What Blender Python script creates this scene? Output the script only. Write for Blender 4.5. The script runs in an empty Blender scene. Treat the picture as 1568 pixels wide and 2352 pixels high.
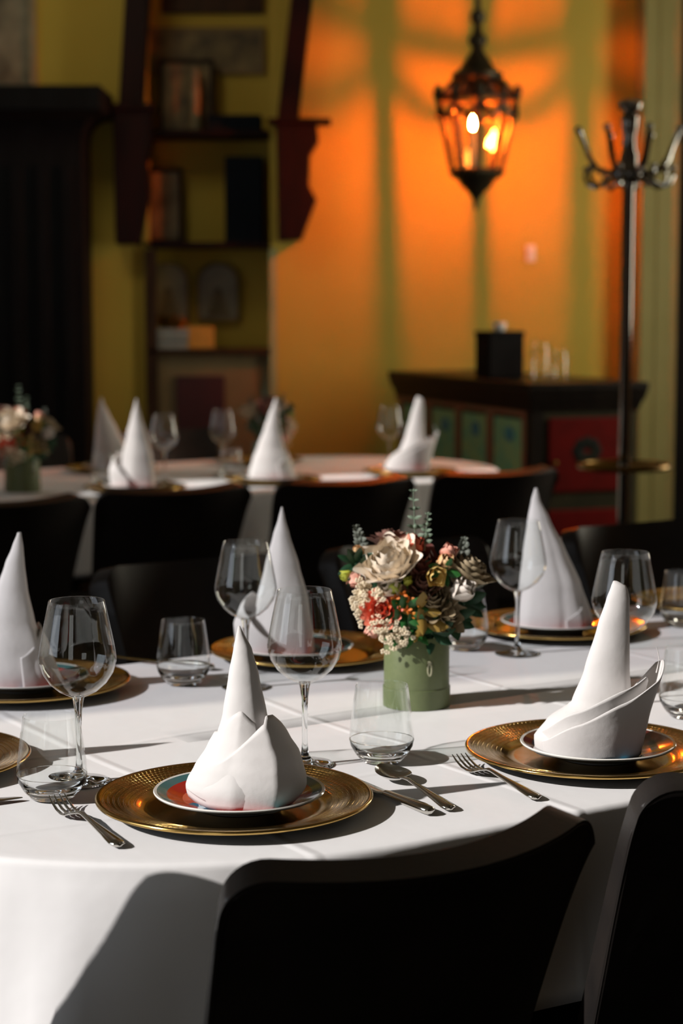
import bpy, bmesh, math, random
from math import sin, cos, pi, radians, sqrt, exp
from mathutils import Vector, Matrix

SC = bpy.context.scene
COL = SC.collection
random.seed(7)

# ------------------------------------------------------------------ camera
cam = bpy.data.cameras.new('camera')
cam.sensor_fit = 'VERTICAL'
cam.sensor_height = 36.0
cam.sensor_width = 24.0
cam.lens = 4300.0 / 2352.0 * 36.0
cam.clip_start = 0.05
cam.dof.use_dof = True
cam.dof.focus_distance = 2.30
cam.dof.aperture_fstop = 4.4
camo = bpy.data.objects.new('camera', cam)
COL.objects.link(camo)
camo.location = (0, 0, 1.35)
camo.rotation_euler = (radians(90 - 6.317), 0, 0)
SC.camera = camo

# ------------------------------------------------------------------ world, sun, daylight
SC.view_settings.view_transform = 'Standard'
SC.view_settings.look = 'None'
SC.view_settings.exposure = 0.0
SC.view_settings.gamma = 1.0
SC.view_settings.use_curve_mapping = False
cy = SC.cycles
cy.max_bounces = 12
cy.diffuse_bounces = 4
cy.glossy_bounces = 6
cy.transmission_bounces = 12
cy.transparent_max_bounces = 48
cy.caustics_reflective = False
cy.caustics_refractive = False
cy.sample_clamp_indirect = 4.0
cy.use_denoising = True

w = bpy.data.worlds.new('world')
SC.world = w
w.use_nodes = True
bg = w.node_tree.nodes['Background']
bg.inputs[0].default_value = (0.62, 0.78, 1.0, 1)
bg.inputs[1].default_value = 0.6

SUN_AZ, SUN_EL = radians(22), radians(31)
sun = bpy.data.lights.new('sun', 'SUN')
sun.energy = 5.1
sun.angle = radians(0.9)
sun.color = (1.0, 0.93, 0.895)
suno = bpy.data.objects.new('sun', sun)
COL.objects.link(suno)
sd = Vector((cos(SUN_AZ) * cos(SUN_EL), sin(SUN_AZ) * cos(SUN_EL), -sin(SUN_EL)))
suno.rotation_euler = sd.to_track_quat('-Z', 'Y').to_euler()
suno.location = (-6, -2, 5)


def area(name, loc, rot, sx, sy, power, color):
    l = bpy.data.lights.new(name, 'AREA')
    l.shape = 'RECTANGLE'
    l.size, l.size_y = sx, sy
    l.energy = power
    l.color = color
    o = bpy.data.objects.new(name, l)
    COL.objects.link(o)
    o.location, o.rotation_euler = loc, rot
    return o


WX = -2.6          # inner face of the window wall
DAY = (0.74, 0.87, 1.0)
# daylight entering by the openings of the window wall and of the wall behind the photographer; the third window is added
area('window_fill', (WX + 0.02, 1.45, 2.0), (0, radians(-90), 0), 2.1, 1.4, 14, (0.92, 0.95, 1.0))
area('window_fill', (WX + 0.02, 5.32, 2.6), (0, radians(-90), 0), 1.3, 0.42, 0.5, DAY)
area('window_fill', (WX + 0.02, 7.4, 1.9), (0, radians(-90), 0), 1.9, 0.75, 4, DAY)  # added fill for the cabinet's left side and the back of the room
area('window_fill', (-1.5, -2.98, 2.0), (radians(90), 0, 0), 1.4, 2.1, 8, (1.0, 0.88, 0.66))
area('window_fill', (2.98, 7.4, 1.9), (0, radians(90), 0), 2.0, 0.8, 50, (1.0, 0.92, 0.72))
area('back_wall_fill', (-1.3, 7.6, 3.2), (radians(48), 0, 0), 0.5, 0.5, 4.5, (1.0, 0.88, 0.58))  # added fill for the back-left wall, not a lamp of the room


# ------------------------------------------------------------------ materials
def new_mat(name):
    m = bpy.data.materials.new(name)
    m.use_nodes = True
    nt = m.node_tree
    return m, nt, nt.nodes['Principled BSDF']


def P(name, col, rough=0.5, metal=0.0, var=None, bump=None, spec=None, coat=0.0, sheen=0.0, sss=0.0):
    m, nt, b = new_mat(name)
    N, L = nt.nodes, nt.links
    b.inputs['Base Color'].default_value = (*col, 1)
    b.inputs['Roughness'].default_value = rough
    b.inputs['Metallic'].default_value = metal
    if spec is not None:
        b.inputs['Specular IOR Level'].default_value = spec
    if coat:
        b.inputs['Coat Weight'].default_value = coat
    if sheen:
        b.inputs['Sheen Weight'].default_value = sheen
    tc = N.new('ShaderNodeTexCoord')
    if var:                       # (scale, second colour)
        n = N.new('ShaderNodeTexNoise')
        n.inputs['Scale'].default_value = var[0]
        n.inputs['Detail'].default_value = 4
        L.new(tc.outputs['Object'], n.inputs['Vector'])
        r = N.new('ShaderNodeValToRGB')
        r.color_ramp.elements[0].position = 0.35
        r.color_ramp.elements[1].position = 0.68
        r.color_ramp.elements[0].color = (*col, 1)
        r.color_ramp.elements[1].color = (*var[1], 1)
        L.new(n.outputs['Fac'], r.inputs['Fac'])
        L.new(r.outputs['Color'], b.inputs['Base Color'])
    if bump:                      # (scale, strength, distance)
        n = N.new('ShaderNodeTexNoise')
        n.inputs['Scale'].default_value = bump[0]
        n.inputs['Detail'].default_value = 5
        L.new(tc.outputs['Object'], n.inputs['Vector'])
        bp = N.new('ShaderNodeBump')
        bp.inputs['Strength'].default_value = bump[1]
        bp.inputs['Distance'].default_value = bump[2]
        L.new(n.outputs['Fac'], bp.inputs['Height'])
        L.new(bp.outputs['Normal'], b.inputs['Normal'])
    return m


def thin_glass(name, tint=(0.985, 0.995, 0.992), ior=1.45):
    """thin-walled glass: straight-through transmission with a Fresnel reflection"""
    m = bpy.data.materials.new(name)
    m.use_nodes = True
    nt = m.node_tree
    N, L = nt.nodes, nt.links
    N.remove(N['Principled BSDF'])
    out = N['Material Output']
    tr = N.new('ShaderNodeBsdfTransparent')
    tr.inputs[0].default_value = (*tint, 1)
    gl = N.new('ShaderNodeBsdfGlossy')
    gl.inputs['Roughness'].default_value = 0.0
    gl.inputs['Color'].default_value = (1, 1, 1, 1)
    fr = N.new('ShaderNodeFresnel')
    geo = N.new('ShaderNodeNewGeometry')
    mx = N.new('ShaderNodeMix')
    mx.data_type = 'FLOAT'
    mx.inputs[2].default_value = ior
    mx.inputs[3].default_value = 1.0 / ior
    L.new(geo.outputs['Backfacing'], mx.inputs[0])
    L.new(mx.outputs[0], fr.inputs['IOR'])
    ms = N.new('ShaderNodeMixShader')
    L.new(fr.outputs[0], ms.inputs[0])
    L.new(tr.outputs[0], ms.inputs[1])
    L.new(gl.outputs[0], ms.inputs[2])
    L.new(ms.outputs[0], out.inputs['Surface'])
    return m


def solid_glass(name):
    m, nt, b = new_mat(name)
    b.inputs['Base Color'].default_value = (0.97, 0.99, 0.99, 1)
    b.inputs['Roughness'].default_value = 0.0
    b.inputs['Transmission Weight'].default_value = 1.0
    b.inputs['IOR'].default_value = 1.5
    return m


def cloth_mat(name, col, crease=None):
    """woven linen; crease = spacing of the ironed fold lines"""
    m, nt, b = new_mat(name)
    N, L = nt.nodes, nt.links
    b.inputs['Base Color'].default_value = (*col, 1)
    b.inputs['Roughness'].default_value = 0.85
    b.inputs['Sheen Weight'].default_value = 0.05
    tc = N.new('ShaderNodeTexCoord')
    nz = N.new('ShaderNodeTexNoise')
    nz.inputs['Scale'].default_value = 9 if crease else 26
    nz.inputs['Detail'].default_value = 3
    L.new(tc.outputs['Object'], nz.inputs['Vector'])
    bp = N.new('ShaderNodeBump')
    bp.inputs['Strength'].default_value = 0.35
    bp.inputs['Distance'].default_value = 0.006 if crease else 0.004
    L.new(nz.outputs['Fac'], bp.inputs['Height'])
    fine = N.new('ShaderNodeTexNoise')
    fine.inputs['Scale'].default_value = 900
    L.new(tc.outputs['Object'], fine.inputs['Vector'])
    bp2 = N.new('ShaderNodeBump')
    bp2.inputs['Strength'].default_value = 0.15
    bp2.inputs['Distance'].default_value = 0.0006
    L.new(fine.outputs['Fac'], bp2.inputs['Height'])
    L.new(bp.outputs['Normal'], bp2.inputs['Normal'])
    last = bp2
    if crease:
        sep = N.new('ShaderNodeSeparateXYZ')
        wob = N.new('ShaderNodeTexNoise')
        wob.inputs['Scale'].default_value = 1.6
        L.new(tc.outputs['Object'], wob.inputs['Vector'])
        add = N.new('ShaderNodeVectorMath')
        add.operation = 'MULTIPLY_ADD'
        add.inputs[1].default_value = (0.10, 0.10, 0.0)
        L.new(wob.outputs['Color'], add.inputs[0])
        L.new(tc.outputs['Object'], add.inputs[2])
        L.new(add.outputs[0], sep.inputs[0])
        hs = []
        for ax, sp in (('X', crease), ('Y', crease * 0.9)):
            pp = N.new('ShaderNodeMath'); pp.operation = 'PINGPONG'
            pp.inputs[1].default_value = sp / 2
            L.new(sep.outputs[ax], pp.inputs[0])
            mp = N.new('ShaderNodeMapRange')
            mp.interpolation_type = 'SMOOTHSTEP'
            mp.inputs[1].default_value = 0.0
            mp.inputs[2].default_value = 0.012
            mp.inputs[3].default_value = 1.0
            mp.inputs[4].default_value = 0.0
            L.new(pp.outputs[0], mp.inputs[0])
            hs.append(mp)
        mxn = N.new('ShaderNodeMath'); mxn.operation = 'MAXIMUM'
        L.new(hs[0].outputs[0], mxn.inputs[0]); L.new(hs[1].outputs[0], mxn.inputs[1])
        bp3 = N.new('ShaderNodeBump')
        bp3.inputs['Strength'].default_value = 0.6
        bp3.inputs['Distance'].default_value = 0.0022
        L.new(mxn.outputs[0], bp3.inputs['Height'])
        L.new(bp2.outputs['Normal'], bp3.inputs['Normal'])
        last = bp3
    L.new(last.outputs['Normal'], b.inputs['Normal'])
    return m


def polar(nt):
    """returns radius and angle sockets in object space"""
    N, L = nt.nodes, nt.links
    tc = N.new('ShaderNodeTexCoord')
    sep = N.new('ShaderNodeSeparateXYZ')
    L.new(tc.outputs['Object'], sep.inputs[0])
    cmb = N.new('ShaderNodeCombineXYZ')
    L.new(sep.outputs[0], cmb.inputs[0]); L.new(sep.outputs[1], cmb.inputs[1])
    ln = N.new('ShaderNodeVectorMath'); ln.operation = 'LENGTH'
    L.new(cmb.outputs[0], ln.inputs[0])
    an = N.new('ShaderNodeMath'); an.operation = 'ARCTAN2'
    L.new(sep.outputs[1], an.inputs[0]); L.new(sep.outputs[0], an.inputs[1])
    return ln.outputs['Value'], an.outputs[0], tc


def gold_mat():
    m, nt, b = new_mat('hammered_gold')
    N, L = nt.nodes, nt.links
    b.inputs['Base Color'].default_value = (0.66, 0.43, 0.14, 1)
    b.inputs['Metallic'].default_value = 1.0
    b.inputs['Roughness'].default_value = 0.16
    r, a, tc = polar(nt)
    # rows of short hammered dashes around the rim: a brick grid in polar coordinates
    cmb = N.new('ShaderNodeCombineXYZ')
    ma = N.new('ShaderNodeMath'); ma.operation = 'MULTIPLY'; ma.inputs[1].default_value = 150 / (2 * pi)
    mr = N.new('ShaderNodeMath'); mr.operation = 'MULTIPLY'; mr.inputs[1].default_value = 160.0
    L.new(a, ma.inputs[0]); L.new(r, mr.inputs[0])
    L.new(ma.outputs[0], cmb.inputs[0]); L.new(mr.outputs[0], cmb.inputs[1])
    br = N.new('ShaderNodeTexBrick')
    br.inputs['Scale'].default_value = 1.0
    br.inputs['Mortar Size'].default_value = 0.2
    br.inputs['Mortar Smooth'].default_value = 0.6
    br.inputs['Brick Width'].default_value = 1.0
    br.inputs['Row Height'].default_value = 1.0
    L.new(cmb.outputs[0], br.inputs['Vector'])
    # only between the well and the rolled edge
    m1 = N.new('ShaderNodeMath'); m1.operation = 'GREATER_THAN'; m1.inputs[1].default_value = 0.117
    m2 = N.new('ShaderNodeMath'); m2.operation = 'LESS_THAN'; m2.inputs[1].default_value = 0.160
    L.new(r, m1.inputs[0]); L.new(r, m2.inputs[0])
    mm = N.new('ShaderNodeMath'); mm.operation = 'MULTIPLY'
    L.new(m1.outputs[0], mm.inputs[0]); L.new(m2.outputs[0], mm.inputs[1])
    st = N.new('ShaderNodeMath'); st.operation = 'MULTIPLY'; st.inputs[1].default_value = 1.0
    L.new(mm.outputs[0], st.inputs[0])
    bp = N.new('ShaderNodeBump')
    bp.inputs['Distance'].default_value = 0.0038
    L.new(st.outputs[0], bp.inputs['Strength'])
    L.new(br.outputs['Fac'], bp.inputs['Height'])
    nz = N.new('ShaderNodeTexNoise'); nz.inputs['Scale'].default_value = 60
    L.new(tc.outputs['Object'], nz.inputs['Vector'])
    bp2 = N.new('ShaderNodeBump'); bp2.inputs['Strength'].default_value = 0.12; bp2.inputs['Distance'].default_value = 0.001
    L.new(nz.outputs['Fac'], bp2.inputs['Height']); L.new(bp.outputs['Normal'], bp2.inputs['Normal'])
    L.new(bp2.outputs['Normal'], b.inputs['Normal'])
    return m


def plate_mat(name, ground, rim, patch):
    """glazed plate: painted ground, coloured band at the rim, coral and blue motif in the well, white edge and foot"""
    m, nt, b = new_mat(name)
    N, L = nt.nodes, nt.links
    b.inputs['Roughness'].default_value = 0.12
    b.inputs['Coat Weight'].default_value = 0.4
    r, a, tc = polar(nt)
    nz = N.new('ShaderNodeTexNoise'); nz.inputs['Scale'].default_value = 28; nz.inputs['Detail'].default_value = 1
    L.new(tc.outputs['Object'], nz.inputs['Vector'])
    rp = N.new('ShaderNodeValToRGB'); rp.color_ramp.interpolation = 'CONSTANT'
    e = rp.color_ramp.elements
    e[0].position, e[0].color = 0.0, (0.03, 0.22, 0.36, 1)
    e[1].position, e[1].color = 0.46, (*patch, 1)
    L.new(nz.outputs['Fac'], rp.inputs['Fac'])
    ring = N.new('ShaderNodeValToRGB'); ring.color_ramp.interpolation = 'CONSTANT'
    e = ring.color_ramp.elements
    e[0].position, e[0].color = 0.0, (*ground, 1)
    e[1].position, e[1].color = 0.84, (*rim, 1)
    e2 = e.new(0.955); e2.color = (0.85, 0.82, 0.76, 1)
    mr = N.new('ShaderNodeMath'); mr.operation = 'DIVIDE'; mr.inputs[1].default_value = 0.103
    L.new(r, mr.inputs[0]); L.new(mr.outputs[0], ring.inputs['Fac'])
    lt = N.new('ShaderNodeMath'); lt.operation = 'LESS_THAN'; lt.inputs[1].default_value = 0.068
    L.new(r, lt.inputs[0])
    mx = N.new('ShaderNodeMix'); mx.data_type = 'RGBA'
    L.new(lt.outputs[0], mx.inputs[0]); L.new(ring.outputs[0], mx.inputs[6]); L.new(rp.outputs[0], mx.inputs[7])
    geo = N.new('ShaderNodeNewGeometry')
    sep = N.new('ShaderNodeSeparateXYZ'); L.new(geo.outputs['Normal'], sep.inputs[0])
    up = N.new('ShaderNodeMath'); up.operation = 'GREATER_THAN'; up.inputs[1].default_value = 0.1
    L.new(sep.outputs[2], up.inputs[0])
    mx2 = N.new('ShaderNodeMix'); mx2.data_type = 'RGBA'
    mx2.inputs[6].default_value = (0.85, 0.82, 0.76, 1)
    L.new(up.outputs[0], mx2.inputs[0]); L.new(mx.outputs[2], mx2.inputs[7])
    L.new(mx2.outputs[2], b.inputs['Base Color'])
    return m


def emit_mat(name, col, strength):
    m, nt, b = new_mat(name)
    b.inputs['Base Color'].default_value = (*col, 1)
    b.inputs['Emission Color'].default_value = (*col, 1)
    b.inputs['Emission Strength'].default_value = strength
    return m


def wood_mat(name, c1, c2, rough=0.45, scale=3.0):
    m, nt, b = new_mat(name)
    b.inputs['Specular IOR Level'].default_value = 0.15
    N, L = nt.nodes, nt.links
    b.inputs['Roughness'].default_value = rough
    tc = N.new('ShaderNodeTexCoord')
    mp = N.new('ShaderNodeMapping'); mp.inputs['Scale'].default_value = (scale * 6, scale * 6, scale)
    L.new(tc.outputs['Object'], mp.inputs[0])
    nz = N.new('ShaderNodeTexNoise'); nz.inputs['Scale'].default_value = 1.5; nz.inputs['Detail'].default_value = 6
    L.new(mp.outputs[0], nz.inputs['Vector'])
    r = N.new('ShaderNodeValToRGB')
    r.color_ramp.elements[0].color = (*c1, 1); r.color_ramp.elements[1].color = (*c2, 1)
    r.color_ramp.elements[0].position = 0.35; r.color_ramp.elements[1].position = 0.7
    L.new(nz.outputs['Fac'], r.inputs[0]); L.new(r.outputs[0], b.inputs['Base Color'])
    return m


M = {}
M['tablecloth'] = cloth_mat('white_tablecloth', (0.87, 0.86, 0.86), 0.37)
M['napkin'] = cloth_mat('white_napkin', (0.71, 0.685, 0.67))
M['gold'] = gold_mat()
M['plate_red'] = plate_mat('red_painted_porcelain', (0.42, 0.012, 0.008), (0.05, 0.16, 0.17), (0.72, 0.13, 0.08))
M['plate_dark'] = plate_mat('dark_painted_porcelain', (0.035, 0.035, 0.045), (0.10, 0.018, 0.015), (0.03, 0.06, 0.08))
M['steel'] = P('polished_steel', (0.62, 0.60, 0.55), 0.14, 1.0, bump=(40, 0.05, 0.001))
M['glass'] = thin_glass('clear_glass')
M['glass_solid'] = solid_glass('thick_clear_glass')
M['leather'] = P('dark_brown_leather', (0.010, 0.0085, 0.008), 0.5, 0, var=(12, (0.018, 0.014, 0.012)), bump=(160, 0.25, 0.0012), spec=0.35)
M['piping'] = P('leather_piping', (0.013, 0.011, 0.010), 0.33, 0, bump=(220, 0.2, 0.0008))
M['wall'] = P('ochre_plaster', (0.46, 0.335, 0.045), 0.85, 0, var=(1.3, (0.52, 0.385, 0.062)), bump=(30, 0.15, 0.004))
M['side_wall'] = P('cream_plaster', (0.42, 0.36, 0.24), 0.9, 0, bump=(25, 0.1, 0.004))
M['ceiling'] = P('dim_ceiling_paint', (0.30, 0.26, 0.18), 0.9, 0, bump=(20, 0.1, 0.003))
M['floor'] = wood_mat('dark_floorboards', (0.020, 0.013, 0.009), (0.045, 0.028, 0.018), 0.5, 1.0)
M['black_wood'] = wood_mat('black_stained_wood', (0.0015, 0.0017, 0.002), (0.004, 0.0045, 0.0055), 0.8)
M['red_wood'] = wood_mat('oxblood_painted_wood', (0.0055, 0.001, 0.0012), (0.013, 0.002, 0.0022), 0.6)
M['brown_wood'] = wood_mat('dark_brown_wood', (0.03, 0.013, 0.006), (0.06, 0.026, 0.011), 0.5)
M['olive_trim'] = P('olive_painted_trim', (0.20, 0.175, 0.055), 0.7, 0, var=(5, (0.22, 0.19, 0.065)))
M['pale_trim'] = P('sage_painted_trim', (0.33, 0.34, 0.16), 0.7, 0, var=(5, (0.28, 0.30, 0.14)))
M['chest_red'] = P('painted_red_panel', (0.115, 0.004, 0.003), 0.6, 0, var=(9, (0.08, 0.004, 0.003)), spec=0.06)
M['chest_frame'] = P('painted_dark_frame', (0.020, 0.018, 0.009), 0.7, 0, var=(14, (0.035, 0.03, 0.014)), spec=0.1)
M['chest_redframe'] = P('painted_rust_frame', (0.20, 0.06, 0.03), 0.5, 0, var=(18, (0.16, 0.09, 0.04)))
M['chest_green'] = P('painted_green_panel', (0.24, 0.34, 0.13), 0.5, 0, var=(16, (0.10, 0.30, 0.18)))
M['chest_blue'] = P('painted_teal_motif', (0.02, 0.17, 0.22), 0.5, 0, var=(20, (0.04, 0.13, 0.18)))
M['chest_dark'] = P('painted_dark_motif', (0.010, 0.013, 0.012), 0.7, 0, var=(20, (0.02, 0.02, 0.013)), spec=0.06)
M['chest_top'] = wood_mat('varnished_dark_top', (0.007, 0.005, 0.004), (0.014, 0.010, 0.007), 0.4)
M['iron'] = P('aged_bronze', (0.055, 0.042, 0.022), 0.45, 0.8, var=(30, (0.03, 0.03, 0.022)))
M['bulb'] = emit_mat('lit_flame_bulb', (1.0, 0.125, 0.008), 6600)
M['bulb_dim'] = emit_mat('dim_flame_bulb', (1.0, 0.30, 0.045), 45)
M['candle'] = P('ivory_candle_sleeve', (0.65, 0.42, 0.18), 0.5, 0, var=(20, (0.6, 0.38, 0.15)))
M['chrome'] = P('polished_nickel', (0.21, 0.205, 0.19), 0.12, 1.0, bump=(12, 0.04, 0.002))
M['brass'] = P('aged_brass', (0.16, 0.09, 0.02), 0.32, 1.0, bump=(25, 0.1, 0.001))
M['green_box'] = P('sage_green_card', (0.135, 0.165, 0.070), 0.5, 0, var=(120, (0.12, 0.15, 0.063)), bump=(300, 0.1, 0.0006))
M['string'] = P('waxed_cord', (0.32, 0.31, 0.20), 0.4, 0, bump=(400, 0.3, 0.0005))
M['stem'] = P('green_stem', (0.07, 0.16, 0.035), 0.5, 0, var=(60, (0.10, 0.19, 0.05)))
M['leaf'] = P('deep_green_leaf', (0.018, 0.11, 0.022), 0.42, 0, var=(40, (0.035, 0.17, 0.035)))
M['leaf_dark'] = P('dark_green_leaf', (0.012, 0.055, 0.026), 0.45, 0, var=(40, (0.02, 0.08, 0.03)))
M['leaf_grey'] = P('grey_green_leaf', (0.13, 0.19, 0.125), 0.6, 0, var=(40, (0.17, 0.23, 0.16)))
M['sage'] = P('dusty_sage_leaf', (0.12, 0.14, 0.115), 0.65, 0, var=(40, (0.16, 0.17, 0.14)))
M['cream'] = P('cream_petal', (0.86, 0.74, 0.58), 0.6, 0, var=(30, (0.90, 0.80, 0.67)), sheen=0.1)
M['white_petal'] = P('white_petal', (0.80, 0.74, 0.66), 0.6, 0, var=(30, (0.78, 0.68, 0.60)), sheen=0.1)
M['shaded_cream_petal'] = P('shaded_cream_petal', (0.42, 0.33, 0.20), 0.65, 0, var=(30, (0.36, 0.28, 0.17)))  # cream rose petals with their shade put into the colour
M['brown_petal'] = P('dusty_mauve_petal', (0.22, 0.10, 0.075), 0.7, 0, var=(30, (0.28, 0.14, 0.10)))
M['wine_petal'] = P('brownish_red_petal', (0.17, 0.04, 0.03), 0.6, 0, var=(30, (0.12, 0.035, 0.02)))
M['coral'] = P('coral_petal', (0.80, 0.16, 0.09), 0.6, 0, var=(30, (0.78, 0.26, 0.16)))
M['pink'] = P('blush_pink_petal', (0.78, 0.36, 0.27), 0.6, 0, var=(30, (0.80, 0.46, 0.36)))
M['peach'] = P('peach_petal', (0.82, 0.48, 0.22), 0.6, 0, var=(30, (0.84, 0.58, 0.32)))
M['yellow'] = P('pale_yellow_petal', (0.82, 0.62, 0.22), 0.6, 0, var=(30, (0.80, 0.55, 0.18)))
M['lime'] = P('yellow_green_bud', (0.50, 0.52, 0.06), 0.5, 0, var=(40, (0.40, 0.46, 0.06)))
M['orange'] = P('orange_floret', (0.70, 0.17, 0.015), 0.6, 0, var=(60, (0.60, 0.22, 0.02)))
M['floret'] = P('cream_floret', (0.78, 0.66, 0.46), 0.7, 0, var=(90, (0.82, 0.72, 0.54)))
M['ochre_leaf'] = P('ochre_petal', (0.33, 0.20, 0.035), 0.6, 0, var=(40, (0.26, 0.17, 0.03)))
M['navy'] = P('navy_cloth_cover', (0.004, 0.007, 0.011), 0.8, 0, var=(30, (0.006, 0.009, 0.014)), spec=0.1)
M['dark_box'] = P('black_lacquer', (0.004, 0.003, 0.003), 0.7, 0, var=(8, (0.007, 0.004, 0.004)), spec=0.1)
M['paper'] = P('grey_paper', (0.30, 0.31, 0.28), 0.8, 0, var=(60, (0.24, 0.25, 0.23)))
M['white_plastic'] = P('white_plastic', (0.72, 0.70, 0.66), 0.4, 0, bump=(80, 0.02, 0.001))
M['yellow_card'] = P('yellow_card', (0.50, 0.26, 0.03), 0.7, 0, var=(20, (0.42, 0.22, 0.03)))
M['porcelain'] = P('grey_painted_porcelain', (0.20, 0.17, 0.09), 0.4, 0, var=(8, (0.12, 0.10, 0.05)))
M['muted_picture'] = P('muted_painting', (0.07, 0.06, 0.035), 0.6, 0, var=(7, (0.26, 0.24, 0.16)))
M['dark_picture'] = P('dark_painting', (0.05, 0.035, 0.012), 0.6, 0, var=(9, (0.20, 0.15, 0.06)))
M['tan_panel'] = P('tan_panel', (0.17, 0.12, 0.05), 0.7, 0, var=(4, (0.20, 0.14, 0.06)))
M['maroon'] = P('maroon_panel', (0.055, 0.006, 0.008), 0.6, 0, var=(6, (0.04, 0.005, 0.006)))
M['mat_board'] = P('pale_mount', (0.22, 0.18, 0.10), 0.8, 0, var=(9, (0.26, 0.22, 0.13)))
M['window_frame'] = P('white_window_paint', (0.6, 0.58, 0.52), 0.5, 0, bump=(30, 0.05, 0.002))
M['thread'] = M['napkin']


# ------------------------------------------------------------------ helpers
class MB:
    """collects geometry for ONE mesh"""
    def __init__(s):
        s.v, s.f = [], []

    def add(s, vs, fs):
        o = len(s.v)
        s.v += [tuple(p) for p in vs]
        s.f += [tuple(i + o for i in f) for f in fs]
        return s

    def box(s, a, b, mtx=None):
        (x0, y0, z0), (x1, y1, z1) = a, b
        vs = [(x0, y0, z0), (x1, y0, z0), (x1, y1, z0), (x0, y1, z0), (x0, y0, z1), (x1, y0, z1), (x1, y1, z1), (x0, y1, z1)]
        if mtx:
            vs = [mtx @ Vector(p) for p in vs]
        return s.add(vs, [(0, 3, 2, 1), (4, 5, 6, 7), (0, 1, 5, 4), (1, 2, 6, 5), (2, 3, 7, 6), (3, 0, 4, 7)])

    def lathe(s, prof, seg=48, c=(0, 0, 0), mtx=None):
        n = len(prof)
        vs, fs = [], []
        for k in range(seg):
            a = 2 * pi * k / seg
            for r, z in prof:
                vs.append(Vector((c[0] + r * cos(a), c[1] + r * sin(a), c[2] + z)))
        for k in range(seg):
            k2 = (k + 1) % seg
            for j in range(n - 1):
                if prof[j][0] < 1e-7 and prof[j + 1][0] < 1e-7:
                    continue
                if prof[j][0] < 1e-7:
                    fs.append((k * n + j, k2 * n + j + 1, k * n + j + 1))
                elif prof[j + 1][0] < 1e-7:
                    fs.append((k * n + j, k2 * n + j, k * n + j + 1))
                else:
                    fs.append((k * n + j, k2 * n + j, k2 * n + j + 1, k * n + j + 1))
        if mtx:
            vs = [mtx @ p for p in vs]
        return s.add(vs, fs)

    def tube(s, path, rad, seg=10, closed=False):
        path = [Vector(p) for p in path]
        n = len(path)
        if not hasattr(rad, '__len__'):
            rad = [rad] * n
        vs, fs = [], []
        up = Vector((0.13, 0.21, 0.97)).normalized()
        for i, p in enumerate(path):
            t = (path[(i + 1) % n] - path[i - 1]) if closed else (path[min(i + 1, n - 1)] - path[max(i - 1, 0)])
            if t.length < 1e-9:
                t = Vector((0, 0, 1))
            t.normalize()
            a = t.cross(up)
            if a.length < 0.05:
                a = t.cross(Vector((1, 0, 0)))
            a.normalize()
            b = t.cross(a)
            for k in range(seg):
                q = 2 * pi * k / seg
                vs.append(p + (a * cos(q) + b * sin(q)) * rad[i])
        m = n if closed else n - 1
        for i in range(m):
            i2 = (i + 1) % n
            for k in range(seg):
                k2 = (k + 1) % seg
                fs.append((i * seg + k, i2 * seg + k, i2 * seg + k2, i * seg + k2))
        if not closed:
            fs.append(tuple(range(seg)))
            fs.append(tuple((n - 1) * seg + k for k in reversed(range(seg))))
        return s.add(vs, fs)

    def grid(s, rows, closed=False):
        n = len(rows[0])
        vs = [p for r in rows for p in r]
        fs = []
        for i in range(len(rows) - 1):
            for j in range(n if closed else n - 1):
                j2 = (j + 1) % n
                fs.append((i * n + j, i * n + j2, (i + 1) * n + j2, (i + 1) * n + j))
        return s.add(vs, fs)

    def ball(s, c, r, seg=12, sc=(1, 1, 1)):
        rows = seg // 2 + 2
        prof = [(r * sin(pi * k / rows), -r * cos(pi * k / rows)) for k in range(rows + 1)]
        prof[0] = (0, -r); prof[-1] = (0, r)
        m = Matrix.Translation(Vector(c)) @ Matrix.Diagonal((*sc, 1))
        return s.lathe(prof, seg, mtx=m)

    def build(s, name, mat, parent=None, smooth=True, angle=40, loc=None, rotz=0.0, mods=(), kind=None):
        me = bpy.data.meshes.new(name)
        me.from_pydata(s.v, [], s.f)
        me.update()
        bm = bmesh.new(); bm.from_mesh(me)
        bmesh.ops.recalc_face_normals(bm, faces=bm.faces)
        bm.to_mesh(me); bm.free()
        if mat:
            me.materials.append(mat)
        if smooth:
            me.polygons.foreach_set('use_smooth', [True] * len(me.polygons))
            me.set_sharp_from_angle(angle=radians(angle))
        o = bpy.data.objects.new(name, me)
        COL.objects.link(o)
        if parent:
            o.parent = parent
        if loc is not None:
            o.location = loc
        o.rotation_euler = (0, 0, rotz)
        for md in mods:
            if md[0] == 'solid':
                x = o.modifiers.new('solid', 'SOLIDIFY'); x.thickness = md[1]; x.offset = md[2] if len(md) > 2 else 0
            elif md[0] == 'bevel':
                x = o.modifiers.new('bevel', 'BEVEL'); x.width = md[1]; x.segments = md[2]; x.limit_method = 'ANGLE'; x.angle_limit = radians(50)
            elif md[0] == 'subsurf':
                x = o.modifiers.new('subsurf', 'SUBSURF'); x.levels = x.render_levels = md[1]
        if kind:
            o['kind'] = kind
        return o


def tag(o, label, cat, group=None):
    o['label'] = label
    o['category'] = cat
    if group:
        o['group'] = group
    return o


def empty(name, loc=(0, 0, 0), rotz=0.0):
    o = bpy.data.objects.new(name, None)
    o.empty_display_size = 0.05
    COL.objects.link(o)
    o.location = loc
    o.rotation_euler = (0, 0, rotz)
    return o


KIDS = {}


def copy_tree(o, loc=None, rotz=None, parent=None):
    c = o.copy()
    COL.objects.link(c)
    if parent:
        c.parent = parent
    if loc is not None:
        c.location = loc
    if rotz is not None:
        c.rotation_euler = (0, 0, rotz)
    for ch in list(o.children):
        copy_tree(ch, parent=c)
    return c


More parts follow.
